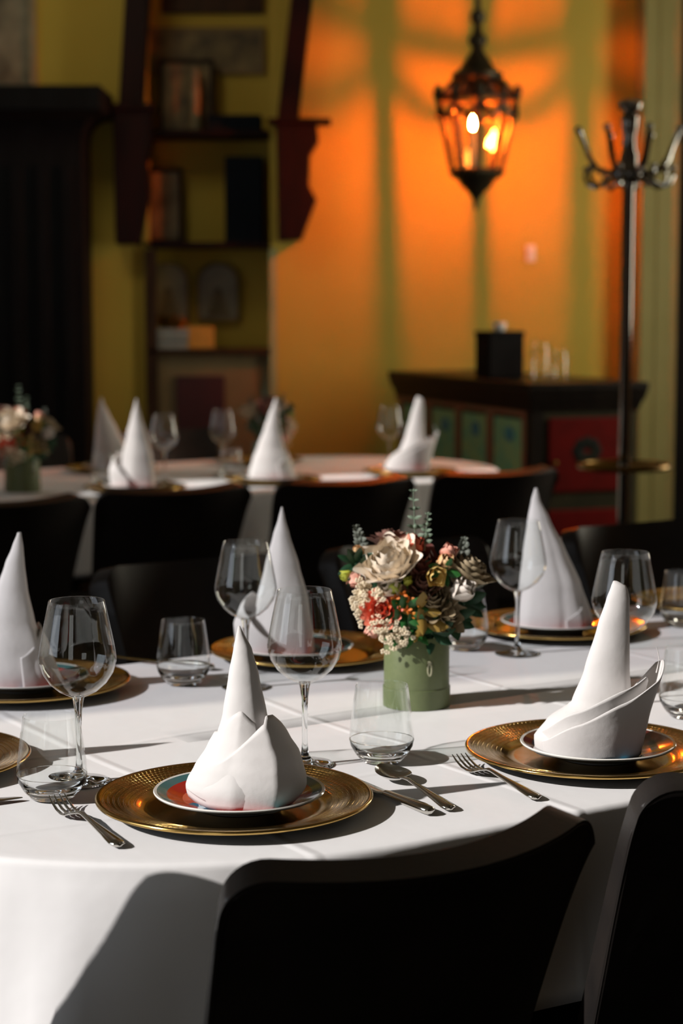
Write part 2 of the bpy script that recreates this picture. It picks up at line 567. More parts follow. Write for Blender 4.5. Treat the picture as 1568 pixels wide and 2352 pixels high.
def interp(tab, x):
    if x <= tab[0][0]:
        return tab[0][1]
    for (a, b), (c, d) in zip(tab, tab[1:]):
        if x <= c:
            t = (x - a) / (c - a)
            t2 = t * t * (3 - 2 * t) * 0.35 + t * 0.65
            return b + (d - b) * t2
    return tab[-1][1]


AX = radians(33)
UX, UY = cos(AX), sin(AX)


def UN(u, n):
    """along / across the dining tables -> room coordinates"""
    return (u * UX - n * UY, u * UY + n * UX)


# ------------------------------------------------------------------ room
BY = 9.25      # back wall plane
CZ = 3.5       # ceiling height
FY = -3.0      # wall behind the photographer
RX = 3.0


def slab(name, boxes, mat, kind='structure', mods=()):
    mb = MB()
    for a, b in boxes:
        mb.box(a, b)
    return mb.build(name, mat, smooth=False, kind=kind, mods=mods)


slab('floor', [((WX - 0.2, FY - 0.2, -0.1), (RX + 0.2, BY + 0.7, 0))], M['floor'])
slab('ceiling', [((WX - 0.2, FY - 0.2, CZ), (RX + 0.2, BY + 0.7, CZ + 0.1))], M['ceiling'])
# back wall with the recess for the shelves
NX0, NX1 = -0.955, -0.348
slab('wall_back', [((WX, BY, 0), (NX0, BY + 0.6, CZ)), ((NX1, BY, 0), (RX, BY + 0.6, CZ)),
                   ((NX0, BY + 0.30, 0), (NX1, BY + 0.6, CZ))], M['wall'])
slab('wall_right', [((RX, FY, 0), (RX + 0.2, 7.0, CZ)), ((RX, 7.8, 0), (RX + 0.2, BY + 0.6, CZ)),
                    ((RX, 7.0, 0), (RX + 0.2, 7.8, 0.9)), ((RX, 7.0, 2.9), (RX + 0.2, 7.8, CZ))], M['side_wall'])
W1 = (0.70, 2.28, 0.9, 3.35)
W2 = (5.08, 5.56, 1.9, 3.35)
W_FILL = (7.0, 7.8, 0.9, 2.9)  # added opening, only there to carry the fill light
slab('wall_left', [((WX - 0.2, FY, 0), (WX, W1[0], CZ)), ((WX - 0.2, W1[1], 0), (WX, W2[0], CZ)), ((WX - 0.2, W2[1], 0), (WX, W_FILL[0], CZ)), ((WX - 0.2, W_FILL[1], 0), (WX, BY + 0.6, CZ)),
                   ((WX - 0.2, W_FILL[0], 0), (WX, W_FILL[1], W_FILL[2])), ((WX - 0.2, W_FILL[0], W_FILL[3]), (WX, W_FILL[1], CZ)),
                   ((WX - 0.2, W1[0], 0), (WX, W1[1], W1[2])), ((WX - 0.2, W1[0], W1[3]), (WX, W1[1], CZ)),
                   ((WX - 0.2, W2[0], 0), (WX, W2[1], W2[2])), ((WX - 0.2, W2[0], W2[3]), (WX, W2[1], CZ))], M['side_wall'])
slab('wall_front', [((WX, FY - 0.2, 0), (-2.2, FY, CZ)), ((-0.8, FY - 0.2, 0), (RX, FY, CZ)),
                    ((-2.2, FY - 0.2, 0), (-0.8, FY, 0.9)), ((-2.2, FY - 0.2, 3.1), (-0.8, FY, CZ))], M['side_wall'])


def window_x(name, x0, x1, y0, y1, z0, z1, mull, bars):
    fr = MB()
    t = 0.045
    fr.box((x0, y0, z0), (x1, y0 + t, z1)); fr.box((x0, y1 - t, z0), (x1, y1, z1))
    fr.box((x0, y0 + t, z0), (x1, y1 - t, z0 + t)); fr.box((x0, y0 + t, z1 - t), (x1, y1 - t, z1))
    for m_, wd in mull:
        fr.box((x0, m_ - wd / 2, z0 + t), (x1, m_ + wd / 2, z1 - t))
    for b_ in bars:
        fr.box((x0 + .01, y0 + t, b_ - 0.015), (x1 - .01, y1 - t, b_ + 0.015))
    o = fr.build(name, M['window_frame'], smooth=False, kind='structure')
    xm = (x0 + x1) / 2
    MB().box((xm - 0.002, y0 + t, z0 + t), (xm + 0.002, y1 - t, z1 - t)).build('window_pane', M['glass'], parent=o, smooth=False)
    return o


w1_ = window_x('window_1', WX - 0.14, WX - 0.08, W1[0] - 0.045, W1[1] + 0.045, W1[2], W1[3], [], [])
M['sun_dimmer'] = bpy.data.materials.new('sun_dimmer_sheet')  # material of the sheet added to weaken the sun
M['sun_dimmer'].use_nodes = True
_nt = M['sun_dimmer'].node_tree
_nt.nodes.remove(_nt.nodes['Principled BSDF'])
_tr = _nt.nodes.new('ShaderNodeBsdfTransparent'); _tr.inputs[0].default_value = (0.86, 0.87, 0.90, 1)
_tl = _nt.nodes.new('ShaderNodeBsdfTranslucent'); _tl.inputs[0].default_value = (0.8, 0.82, 0.85, 1)
_wv = _nt.nodes.new('ShaderNodeTexWave'); _wv.inputs['Scale'].default_value = 120.0
_mr = _nt.nodes.new('ShaderNodeMapRange'); _mr.inputs[3].default_value = 0.08; _mr.inputs[4].default_value = 0.14
_nt.links.new(_wv.outputs['Fac'], _mr.inputs[0])
_mxs = _nt.nodes.new('ShaderNodeMixShader')
_nt.links.new(_mr.outputs[0], _mxs.inputs[0]); _nt.links.new(_tr.outputs[0], _mxs.inputs[1]); _nt.links.new(_tl.outputs[0], _mxs.inputs[2])
_nt.links.new(_mxs.outputs[0], _nt.nodes['Material Output'].inputs['Surface'])
MB().box((WX - 0.06, 1.79, W1[2]), (WX - 0.0588, W1[1], W1[3])).build('dimmer_sheet', M['sun_dimmer'], parent=w1_, smooth=False)  # unseen sheet added to dim the sun on the far side of the table
window_x('window_2', WX - 0.14, WX - 0.08, W2[0] - 0.045, W2[1] + 0.045, W2[2], W2[3], [], [])
window_x('window_4', RX + 0.08, RX + 0.14, 7.0 - 0.045, 7.8 + 0.045, 0.9, 2.9, [(7.4, 0.05)], [])
window_x('added_window_3', WX - 0.14, WX - 0.08, W_FILL[0] - 0.045, W_FILL[1] + 0.045, W_FILL[2], W_FILL[3], [(7.4, 0.05)], [])  # window added to brighten the cabinet's left side
slab('sun_blocker', [((WX - 1.0, 6.0, 0), (WX - 0.85, 7.7, 5.0))], M['side_wall'])      # unseen slab added to keep the sun off the added window
slab('baseboard_back', [((NX1, BY - 0.025, 0), (1.42, BY, 0.14)), ((-1.25, BY - 0.025, 0), (NX0, BY, 0.14))], M['brown_wood'])
slab('trim_1', [((NX1 - 0.004, BY - 0.02, 0.5), (NX1 + 0.03, BY + 0.02, 1.62))], M['pale_trim'])
pil = MB()
po = [(1.425, BY - 0.001), (1.430, BY - 0.150), (1.445, BY - 0.160), (1.515, BY - 0.105), (1.528, BY - 0.108), (1.60, BY - 0.060), (1.635, BY - 0.058), (1.635, BY - 0.001)]
npo = len(po)
pil.add([(x, y, 0) for x, y in po] + [(x, y, CZ) for x, y in po], [tuple(range(npo)), tuple(reversed(range(npo, 2 * npo)))] + [(k, npo + k, npo + (k + 1) % npo, (k + 1) % npo) for k in range(npo)])
pil.build('trim_2', M['olive_trim'], smooth=False, kind='structure')
d = slab('door_1', [((1.637, BY - 0.06, 0.0), (2.55, BY - 0.005, 2.95))], M['black_wood'])
pm = MB()
for z0, z1 in ((0.2, 1.2), (1.35, 2.75)):
    pm.box((1.75, BY - 0.075, z0), (2.43, BY - 0.06, z1))
pm.build('door_panel', M['black_wood'], parent=d, smooth=False, mods=(('bevel', 0.01, 2),))


# ------------------------------------------------------------------ tables and cloths
def stadium(u0, u1, nc, R, per_cap=60, step=0.03):
    """outline points (centre-line point, outward direction)"""
    pts = []
    m = max(4, int((u1 - u0) / step))
    for k in range(m):                                   # near side, left to right
        pts.append((u0 + (u1 - u0) * k / m, nc, 0, -1))
    for k in range(per_cap):
        a = -pi / 2 + pi * k / per_cap
        pts.append((u1, nc, cos(a), sin(a)))
    for k in range(m):
        pts.append((u1 - (u1 - u0) * k / m, nc, 0, 1))
    for k in range(per_cap):
        a = pi / 2 + pi * k / per_cap
        pts.append((u0, nc, cos(a), sin(a)))
    return pts


def tablecloth(u0, u1, nc, R, drop, label, ridges, seed):
    pts = stadium(u0, u1, nc, R)
    rnd = random.Random(seed)
    ph = [rnd.uniform(0, 6.28) for _ in range(6)]
    rows = []
    rows.append([(p[0], p[1], 0.7505) for p in pts])
    for r in (0.15, 0.35, 0.55, 0.75, 0.9, 0.96):
        rows.append([(p[0] + p[2] * R * r, p[1] + p[3] * R * r, 0.7505) for p in pts])
    e = 0.009
    for q in (0, 22, 45, 67, 90):
        a = radians(q)
        rr = R - e + e * sin(a)
        zz = 0.7505 - e + e * cos(a)
        rows.append([(p[0] + p[2] * rr, p[1] + p[3] * rr, zz) for p in pts])
    K = 14
    for j in range(1, K + 1):
        t = j / K
        row = []
        s = 0.0
        for i, p in enumerate(pts):
            q = pts[i - 1]
            s += math.hypot(p[0] + p[2] * R - q[0] - q[2] * R, p[1] + p[3] * R - q[1] - q[3] * R) if i else 0
            ang = math.degrees(math.atan2(p[3], p[2]))
            cap = abs(p[2])
            f = 0.010 * sin(s * 23 + ph[0]) + 0.007 * sin(s * 41 + ph[1] + t) + 0.004 * sin(s * 70 + ph[2])
            amp = 0.25 + 0.75 * cap
            off = t * (0.012 + 0.020 * cap) + t ** 0.8 * amp * f
            for a0, sl, wl, wr, h in ridges:
                dd = ang - (a0 + sl * t)
                off += h * t ** 0.6 * exp(-(dd / (wl if dd < 0 else wr)) ** 2)
            row.append((p[0] + p[2] * (R + off), p[1] + p[3] * (R + off), 0.7505 - e - (drop - e) * t))
        rows.append(row)
    mb = MB()
    mb.grid(rows, closed=True)
    o = mb.build('tablecloth', M['tablecloth'], angle=80, rotz=AX, mods=(('solid', 0.0012, -1),))
    tag(o, label, 'tablecloth')
    return o


def table(u0, u1, nc, R, label):
    t = empty('dining_table', (*UN((u0 + u1) / 2, nc), 0), AX)
    hl = (u1 - u0) / 2
    R -= 0.016
    pts = stadium(-hl, hl, 0, R, 32, 0.2)
    mb = MB()
    n = len(pts)
    vs = [(p[0] + p[2] * (R - .004), p[1] + p[3] * (R - .004), 0.715) for p in pts] + [(p[0] + p[2] * (R - .004), p[1] + p[3] * (R - .004), 0.748) for p in pts]
    mb.add(vs, [tuple(range(n))[::-1], tuple(range(n, 2 * n))] + [(i, (i + 1) % n, n + (i + 1) % n, n + i) for i in range(n)])
    mb.build('tabletop', M['brown_wood'], parent=t, smooth=False)
    for sx in (-1, 1):
        for sy in (-1, 1):
            MB().lathe([(0, 0), (0.026, 0), (0.03, 0.3), (0.036, 0.70), (0, 0.713)], 16, c=(sx * (hl + 0.1), sy * 0.28, 0)).build('leg', M['brown_wood'], parent=t)
    tag(t, label, 'table')


T1 = (1.20, 3.35, 2.235, 0.565)
T2 = (2.35, 3.72, 5.77, 0.60)
tablecloth(*T1, 0.225, 'white linen cloth draped over the sunlit front table', [(-122, -6, 14, 7, 0.024), (-103, 6, 4, 7, 0.020), (-150, -4, 12, 14, 0.012)], 3)
table(*T1, 'long round-ended table under the white cloth in the foreground')
tablecloth(*T2, 0.225, 'white linen cloth over the shaded back table', [(-110, 0, 9, 9, 0.02), (-60, 0, 12, 9, 0.02)], 5)
table(*T2, 'second round-ended table behind the row of black chairs')


# ------------------------------------------------------------------ chairs
def make_chair():
    r = empty('dining_chair')
    NT, NV = 44, 22
    ZB, ZT = 0.40, 0.83

    def pt(t, v, d):
        """t across, v up, d 0 outer face 1 inner face"""
        hw = 0.188 + 0.034 * v ** 1.1
        x = hw * t
        rim = max(0.0, (abs(t) - 0.80) / 0.20)
        z = ZB + (ZT - ZB) * v - (0.048 * (1 - sqrt(max(0.0, 1 - (rim * 0.985) ** 2))) + 0.012 * (1 - t * t)) * v ** 5
        y = -0.150 - 0.130 * v - 0.072 * (1 - abs(t) ** 2.0) * (0.45 + 0.55 * v)
        th = 0.052 - 0.012 * v
        # thickness along the inward normal of the curved back
        sl = 2 * t * 0.072 / hw * (0.45 + 0.55 * v) * 0.9
        nx, ny = -sl, 1.0
        ln = sqrt(nx * nx + ny * ny)
        return Vector((x + d * th * nx / ln, y + d * th * ny / ln, z + d * 0.010 * v))

    mb = MB()
    ts = [sin(pi / 2 * (-1 + 2 * i / NT)) for i in range(NT + 1)]
    vsn = [j / NV for j in range(NV + 1)]
    vs, idx = [], {}
    for dd in (0, 1):
        for j, v in enumerate(vsn):
            for i, t in enumerate(ts):
                idx[(dd, i, j)] = len(vs)
                vs.append(pt(t, v, dd))
    fs = []
    for j in range(NV):
        for i in range(NT):
            for dd in (0, 1):
                q = (idx[(dd, i, j)], idx[(dd, i + 1, j)], idx[(dd, i + 1, j + 1)], idx[(dd, i, j + 1)])
                fs.append(q if dd == 0 else q[::-1])
    for i in range(NT):
        fs.append((idx[(0, i, NV)], idx[(0, i + 1, NV)], idx[(1, i + 1, NV)], idx[(1, i, NV)]))
        fs.append((idx[(0, i + 1, 0)], idx[(0, i, 0)], idx[(1, i, 0)], idx[(1, i + 1, 0)]))
    for j in range(NV):
        fs.append((idx[(0, 0, j + 1)], idx[(1, 0, j + 1)], idx[(1, 0, j)], idx[(0, 0, j)]))
        fs.append((idx[(0, NT, j)], idx[(1, NT, j)], idx[(1, NT, j + 1)], idx[(0, NT, j + 1)]))
    mb.add(vs, fs)
    back = mb.build('backrest', M['leather'], parent=r, angle=50, mods=(('bevel', 0.017, 5),))
    path = [pt(-0.985, v, 0.08) for v in vsn[1:-2]] + [pt(t, 0.985, 0.08) for t in ts[1:-1] if abs(t) < 0.965] + [pt(0.985, v, 0.08) for v in reversed(vsn[1:-2])]
    MB().tube(path, 0.0042, 8).build('piping', M['piping'], parent=back)
    sb = MB().box((-0.225, -0.20, 0.375), (0.225, 0.235, 0.48))
    sb.build('seat', M['leather'], parent=r, angle=50, mods=(('bevel', 0.03, 4),))
    for sx in (-1, 1):
        for sy, yy in ((-1, -0.17), (1, 0.19)):
            MB().tube([(sx * 0.185, yy, 0.385), (sx * 0.195, yy + sy * 0.02, 0.0)], [0.021, 0.014], 8).build('leg', M['black_wood'], parent=r)
    return r


chair0 = make_chair()
CH = [
    (1.036, 1.735, 0, 'dark leather chair in the foreground, back turned, before the red plate with napkin', 'chairs at the front table'),
    (1.570, 1.775, 0.02, 'dark leather chair cut off by the right edge, before the napkin with flaring cuff', 'chairs at the front table'),
    (1.19, 3.06, pi, 'dark leather chair facing us behind the leftmost tall napkin of the front table', 'chairs at the front table'),
    (1.80, 3.06, pi, 'brownish-black leather chair facing us behind the short tumbler on the far side', 'chairs at the front table'),
    (2.335, 3.06, pi, 'dark leather chair facing us behind the flower box', 'chairs at the front table'),
    (2.99, 3.06, pi, 'dark leather chair facing us at the far right end of the front table', 'chairs at the front table'),
    (1.965, 4.97, 0.03, 'black leather chair at the left edge, back turned, at the back table', 'chairs at the back table'),
    (2.515, 5.02, -0.02, 'black leather chair, second from left, back turned, below the first lit back napkin', 'chairs at the back table'),
    (3.075, 4.98, -0.02, 'black leather chair, back turned, directly behind the flower box stems', 'chairs at the back table'),
    (3.635, 4.97, 0.0, 'black leather chair, back turned, in front of the painted cabinet', 'chairs at the back table'),
    (None, None, pi / 2 - AX, 'dark leather chair just beyond the left edge, turned away from the front table', 'chairs at the front table'),
    (2.95, 6.66, pi, 'black chair on the far side of the back table beside the dark fireplace', 'chairs at the back table'),
    (3.62, 6.64, pi, 'black chair on the far side of the back table under the maroon panel', 'chairs at the back table'),
]
for i, (u, n, a, lab, grp) in enumerate(CH):
    o = chair0 if i == 0 else copy_tree(chair0)
    o.location = (*UN(u, n), 0) if u is not None else (-0.675, 1.662, 0)
    o.rotation_euler = (0, 0, AX + a)
    o.scale = (1.015 if (n or 0) < 4 else 1.14, 1, 1 if u is not None else 1.085)
    tag(o, lab, 'chair', grp)

TZ = 0.7512      # upper face of the cloth


# ------------------------------------------------------------------ place settings
def charger_mesh():
    p = [(0, 0.000), (0.104, 0.000), (0.112, 0.003), (0.150, 0.011), (0.1615, 0.0125), (0.1655, 0.0138), (0.1662, 0.0158), (0.1650, 0.0176),
         (0.1620, 0.0178), (0.1590, 0.0160), (0.140, 0.0130), (0.118, 0.0080), (0.113, 0.0052), (0.107, 0.0030), (0.100, 0.0026), (0, 0.0026)]
    mb = MB().lathe(p, 128)
    return mb


def plate_mesh():
    p = [(0, 0.0), (0.048, 0.0), (0.052, 0.0005), (0.054, 0.004), (0.075, 0.0085), (0.099, 0.0165), (0.1022, 0.0185), (0.1028, 0.0200), (0.1018, 0.0212),
         (0.0985, 0.0205), (0.075, 0.0125), (0.060, 0.0085), (0.052, 0.0075), (0, 0.0070)]
    return MB().lathe(p, 96)


charger0 = charger_mesh().build('charger_plate', M['gold'], angle=60)
plate_r = plate_mesh().build('side_plate', M['plate_red'], angle=60)
plate_d = plate_mesh().build('side_plate', M['plate_dark'], angle=60)
SET = {'A': (-0.128, 2.190), 'B': (0.330, 2.436), 'C': (-0.497, 2.885), 'D': (-0.572, 2.386), 'E': (-0.060, 3.160), 'F': (0.396, 3.410), 'G': (0.745, 3.68)}
CL = {'A': 'gold hammered charger in the foreground under the red plate', 'B': 'gold hammered charger at right under the dark plate',
      'C': 'gold charger at the left edge under the leftmost tall napkin', 'D': 'sunlit gold charger rim peeking in at the left edge beside the tumbler',
      'E': 'gold charger on the far side behind the front wine glass', 'F': 'gold charger at right behind the flower box under the wide napkin',
      'G': 'gold charger at the far right end of the front table'}
for i, k in enumerate('ABCDEFG'):
    o = charger0 if i == 0 else copy_tree(charger0)
    o.location = (*SET[k], TZ)
    o.rotation_euler = (0, 0, 0.7 * i)
    tag(o, CL[k], 'charger', 'gold chargers on the front table')
PL = {'A': (plate_r, 'red painted plate with white edge in the foreground', 0.4), 'B': (plate_d, 'dark painted plate with white edge at right', 0.0),
      'C': (plate_r, 'red plate on the charger at the left edge', 1.2), 'D': (plate_r, 'red plate at the left head of the table, beyond the edge', 2.0),
      'E': (plate_r, 'red plate on the far side behind the front wine glass', 2.9), 'F': (plate_r, 'red plate under the wide napkin behind the flower box', 3.6)}
seen = set()
for k, (src, lab, rz) in PL.items():
    o = src if src not in seen else copy_tree(src)
    seen.add(src)
    dx = {'E': -0.022, 'F': 0.0, 'A': 0.006, 'B': 0.01}.get(k, 0)
    dyy = {'E': -0.01, 'F': -0.005}.get(k, 0)
    o.location = (SET[k][0] + dx, SET[k][1] + dyy, TZ + 0.0028)
    o.rotation_euler = (0, 0, rz)
    tag(o, lab, 'plate', 'painted plates on the front table')


# ------------------------------------------------------------------ napkins
def body_rows(prof, k, ridges, seg=72, tipflat=0.0):
    """prof: (z, left, right); depth = k * half width; ridges: (angle deg, width deg, gain, z-fade)"""
    zs = []
    tab_l = [(p[0], p[1]) for p in prof]
    tab_r = [(p[0], p[2]) for p in prof]
    z0, z1 = prof[0][0], prof[-1][0]
    NR = 40
    rows = []
    for j in range(NR + 1):
        z = z0 + (z1 - z0) * j / NR
        l, r = interp(tab_l, z), interp(tab_r, z)
        c, a = (l + r) / 2, max(0.0012, (r - l) / 2)
        f = 1 - (z - z0) / (z1 - z0)
        row = []
        for i in range(seg):
            th = 2 * pi * i / seg
            g = 1.0
            for ra, rw, rg in ridges:
                dd = (math.degrees(th) - ra + 180 + 14 * f) % 360 - 180
                g += rg * (0.35 + 0.65 * f) * exp(-abs(dd / rw) ** 1.4)
            row.append((c + a * cos(th) * (g if abs(cos(th)) < 0.93 else 1 + (g - 1) * 0.3), k * a * sin(th) * g, z))
        rows.append(row)
    return rows


def napkin_body(prof, k=0.85, ridges=()):
    mb = MB()
    rows = body_rows(prof, k, ridges)
    mb.grid(rows, closed=True)
    n = len(rows[0])
    o = len(rows) - 1
    mb.f.append(tuple(o * n + i for i in range(n)))
    mb.f.append(tuple(reversed(range(n))))
    return mb


def sheet(th0, th1, zb, zt, R, ky=0.85, cx=None, ridges=(), nt=56, nz=16):
    """a turned-up cuff: angle range in degrees, bottom and top height tables over s 0..1, radius table over z"""
    rows = []
    for j in range(nz + 1):
        row = []
        for i in range(nt + 1):
            s = i / nt
            a = radians(th0 + (th1 - th0) * s)
            b, t = interp(zb, s), interp(zt, s)
            z = b + (t - b) * j / nz
            r = interp(R, z)
            for ra, rw, rg in ridges:
                dd = (math.degrees(a) - ra + 180) % 360 - 180
                r *= 1 + rg * exp(-abs(dd / rw) ** 1.3)
            c = interp(cx, z) if cx else 0
            row.append((c + r * cos(a), ky * r * sin(a), z))
        rows.append(row)
    return MB().grid(rows)


def place_napkin(root, xy, z, rz, label, group='folded napkins on the front table'):
    root.location = (*xy, z)
    root.rotation_euler = (0, 0, rz)
    tag(root, label, 'napkin', group)


PZ = TZ + 0.0028 + 0.0078     # well of a plate
NS = ('solid', 0.0016, 0)
MN = M['napkin']

# the foreground napkin
na = empty('folded_napkin')
napkin_body([(0.0, -0.058, 0.054), (0.06, -0.043, 0.042), (0.106, -0.029, 0.024), (0.154, -0.0215, 0.0145), (0.185, -0.0155, 0.0065), (0.203, -0.012, -0.003), (0.212, -0.0095, -0.0075)],
            0.85, [(-60, 16, 0.06)]).build('cone', MN, parent=na, angle=70)
Ra = [(0.0, 0.0665), (0.022, 0.0705), (0.032, 0.0695), (0.045, 0.0650), (0.06, 0.0575), (0.08, 0.0465), (0.107, 0.0305), (0.12, 0.028)]
Ca = [(0.0, -0.001), (0.045, 0.002), (0.06, 0.0055), (0.08, 0.004), (0.107, 0.003), (0.12, 0.002)]
sheet(-62, -255, [(0, 0.004), (0.35, 0.004), (0.6, 0.010), (1, 0.004)], [(0, 0.099), (0.18, 0.114), (0.26, 0.113), (0.5, 0.088), (1, 0.07)], [(0.0, 0.0625), (0.022, 0.0675), (0.03, 0.0655), (0.045, 0.0575), (0.07, 0.0425), (0.09, 0.0325), (0.114, 0.0225)],
      0.90, [(0, -0.002), (0.12, -0.002)], [(-100, 14, 0.05), (-172, 10, 0.05)]).build('cuff', MN, parent=na, angle=70, mods=(NS,))
sheet(80, -168, [(0, 0.012), (0.30, 0.022), (0.5, 0.006), (0.62, 0.0015), (0.85, 0.012), (1, 0.024)],
      [(0, 0.06), (0.22, 0.088), (0.42, 0.108), (0.52, 0.109), (0.58, 0.100), (1, 0.032)], Ra, 0.88, Ca,
      [(-62, 15, 0.15), (-20, 30, -0.03), (-160, 12, 0.06), (-112, 22, -0.05)], nt=80).build('cuff', MN, parent=na, angle=70, mods=(NS,))
place_napkin(na, (SET['A'][0] + 0.016, SET['A'][1] - 0.012), PZ, 0.0, 'white napkin folded to a tall cone with wrapped cuff on the red foreground plate')

nd = copy_tree(na)
place_napkin(nd, SET['D'], PZ, -0.6, 'white napkin cone at the head of the table, beyond the left edge')

# the napkin at right with the flaring cuff
nb = empty('folded_napkin')
napkin_body([(0.0, -0.078, 0.058), (0.022, -0.080, 0.056), (0.046, -0.062, 0.053), (0.068, -0.031, 0.049), (0.11, -0.015, 0.045), (0.17, 0.002, 0.044), (0.205, 0.013, 0.0435), (0.222, 0.019, 0.040), (0.229, 0.0215, 0.026)],
            0.62, [(-35, 18, 0.10)]).build('cone', MN, parent=nb, angle=70)
Rb = [(0.0, 0.0665), (0.05, 0.0735), (0.12, 0.0885), (0.135, 0.0915)]
sheet(-186, 55, [(0, 0.008), (0.2, 0.002), (0.75, 0.002), (1, 0.02)], [(0, 0.010), (0.14, 0.022), (0.32, 0.049), (0.5, 0.078), (0.66, 0.104), (0.77, 0.124), (0.84, 0.118), (1, 0.06)], Rb, 0.80,
      [(0, -0.007), (0.13, 0.0)], [(-30, 20, 0.05)], nt=90).build('cuff', MN, parent=nb, angle=70, mods=(NS,))
sheet(-190, -18, [(0, 0.012), (1, 0.012)], [(0, 0.016), (0.2, 0.036), (0.45, 0.064), (0.75, 0.093), (0.95, 0.107), (1, 0.100)], [(z, r * 0.90) for z, r in Rb], 0.80,
      [(0, -0.009), (0.13, -0.006)], nt=70).build('cuff', MN, parent=nb, angle=70, mods=(NS,))
MB().tube([(0.079, -0.006, 0.108), (0.083, -0.004, 0.124), (0.0815, -0.004, 0.135), (0.079, -0.003, 0.142)], [0.0008, 0.0006, 0.0005, 0.0004], 6).build('loose_thread', MN, parent=nb)
place_napkin(nb, (SET['B'][0] + 0.004, SET['B'][1] - 0.010), PZ, 0.0, 'white napkin with flaring slanted cuff on the dark plate at right')

# far-left napkin
nc_ = empty('folded_napkin')
napkin_body([(0.0, -0.075, 0.060), (0.02, -0.074, 0.060), (0.06, -0.062, 0.048), (0.10, -0.046, 0.032), (0.15, -0.026, 0.022), (0.19, -0.012, 0.018), (0.215, -0.001, 0.0165), (0.238, 0.008, 0.0135)],
            0.8, [(-28, 16, 0.16), (-125, 12, 0.05)]).build('cone', MN, parent=nc_, angle=70)
sheet(-70, 70, [(0, 0.002), (1, 0.002)], [(0, 0.05), (0.4, 0.085), (0.7, 0.095), (1, 0.05)], [(0, 0.078), (0.05, 0.061), (0.1, 0.042)], 0.8, [(0, -0.004), (0.1, -0.004)]).build('cuff', MN, parent=nc_, angle=70, mods=(NS,))
place_napkin(nc_, (SET['C'][0] - 0.012, SET['C'][1] - 0.01), PZ, 0.0, 'white napkin cone at the left edge beside the left wine glass')

# far-middle napkin
ne = empty('folded_napkin')
napkin_body([(0.0, -0.048, 0.062), (0.03, -0.047, 0.060), (0.09, -0.036, 0.052), (0.15, -0.022, 0.036), (0.20, -0.008, 0.020), (0.228, 0.001, 0.0125), (0.248, 0.006, 0.0085)],
            0.8, [(-32, 16, 0.14), (-135, 10, 0.12), (-90, 14, 0.04)]).build('cone', MN, parent=ne, angle=70)
sheet(-96, -262, [(0, 0.003), (1, 0.003)], [(0, 0.03), (0.25, 0.07), (0.38, 0.092), (0.5, 0.085), (0.7, 0.10), (1, 0.08)], [(0, 0.064), (0.05, 0.070), (0.075, 0.062), (0.11, 0.044)], 0.8, [(0, -0.006), (0.18, 0.0)],
      [(-150, 14, 0.06)]).build('cuff', MN, parent=ne, angle=70, mods=(NS,))
place_napkin(ne, (SET['E'][0] - 0.048, SET['E'][1] - 0.01), PZ, 0.0, 'white napkin cone on the far side between the two middle wine glasses')

# far-right napkin
nf = empty('folded_napkin')
napkin_body([(0.0, -0.068, 0.070), (0.02, -0.068, 0.069), (0.08, -0.060, 0.053), (0.14, -0.054, 0.025), (0.20, -0.046, -0.006), (0.235, -0.040, -0.024), (0.256, -0.034, -0.029)],
            0.75, [(-40, 13, 0.10), (-62, 5, -0.05), (-120, 14, 0.05)]).build('cone', MN, parent=nf, angle=70)
sheet(60, -75, [(0, 0.002), (0.5, 0.002), (1, 0.002)], [(0, 0.16), (0.3, 0.165), (0.6, 0.06), (0.8, 0.038), (1, 0.02)], [(0, 0.074), (0.02, 0.073), (0.08, 0.059), (0.16, 0.034)], 0.78, [(0, 0.002), (0.16, -0.016)],
      [(-50, 10, 0.07), (-30, 8, -0.04)]).build('cuff', MN, parent=nf, angle=70, mods=(NS,))
place_napkin(nf, (SET['F'][0] - 0.01, SET['F'][1] - 0.012), PZ, 0.0, 'white napkin cone right of the flower box behind the thin wine glass')


# ------------------------------------------------------------------ glasses
def make_wine():
    r = empty('wine_glass')
    out = [(0.0050, 0.1075), (0.012, 0.1105), (0.024, 0.1165), (0.036, 0.1270), (0.0445, 0.1400), (0.0485, 0.1535), (0.0488, 0.1600), (0.0468, 0.1730), (0.0430, 0.1930), (0.0385, 0.2150), (0.0352, 0.2310)]
    inn = [(a - (0.0010 if i > 2 else 0.0012), b + (0.0018 if i < 2 else 0.0004)) for i, (a, b) in enumerate(out)]
    prof = out + [(0.0347, 0.2316)] + [(x, z) for x, z in reversed(inn)]
    prof = [(0.0, 0.1070)] + prof + [(0.0, 0.1098)]
    MB().lathe(prof, 72).build('bowl', M['glass'], parent=r, angle=80)
    st = [(0.0, 0.0012), (0.012, 0.0010), (0.0375, 0.0), (0.0385, 0.0008), (0.0375, 0.0018), (0.020, 0.0040), (0.010, 0.0075), (0.0050, 0.0140), (0.0036, 0.030), (0.0036, 0.070), (0.0046, 0.090), (0.0066, 0.1040), (0.0080, 0.1095), (0.0, 0.1098)]
    MB().lathe(st, 40).build('stem', M['glass_solid'], parent=r, angle=60)
    return r


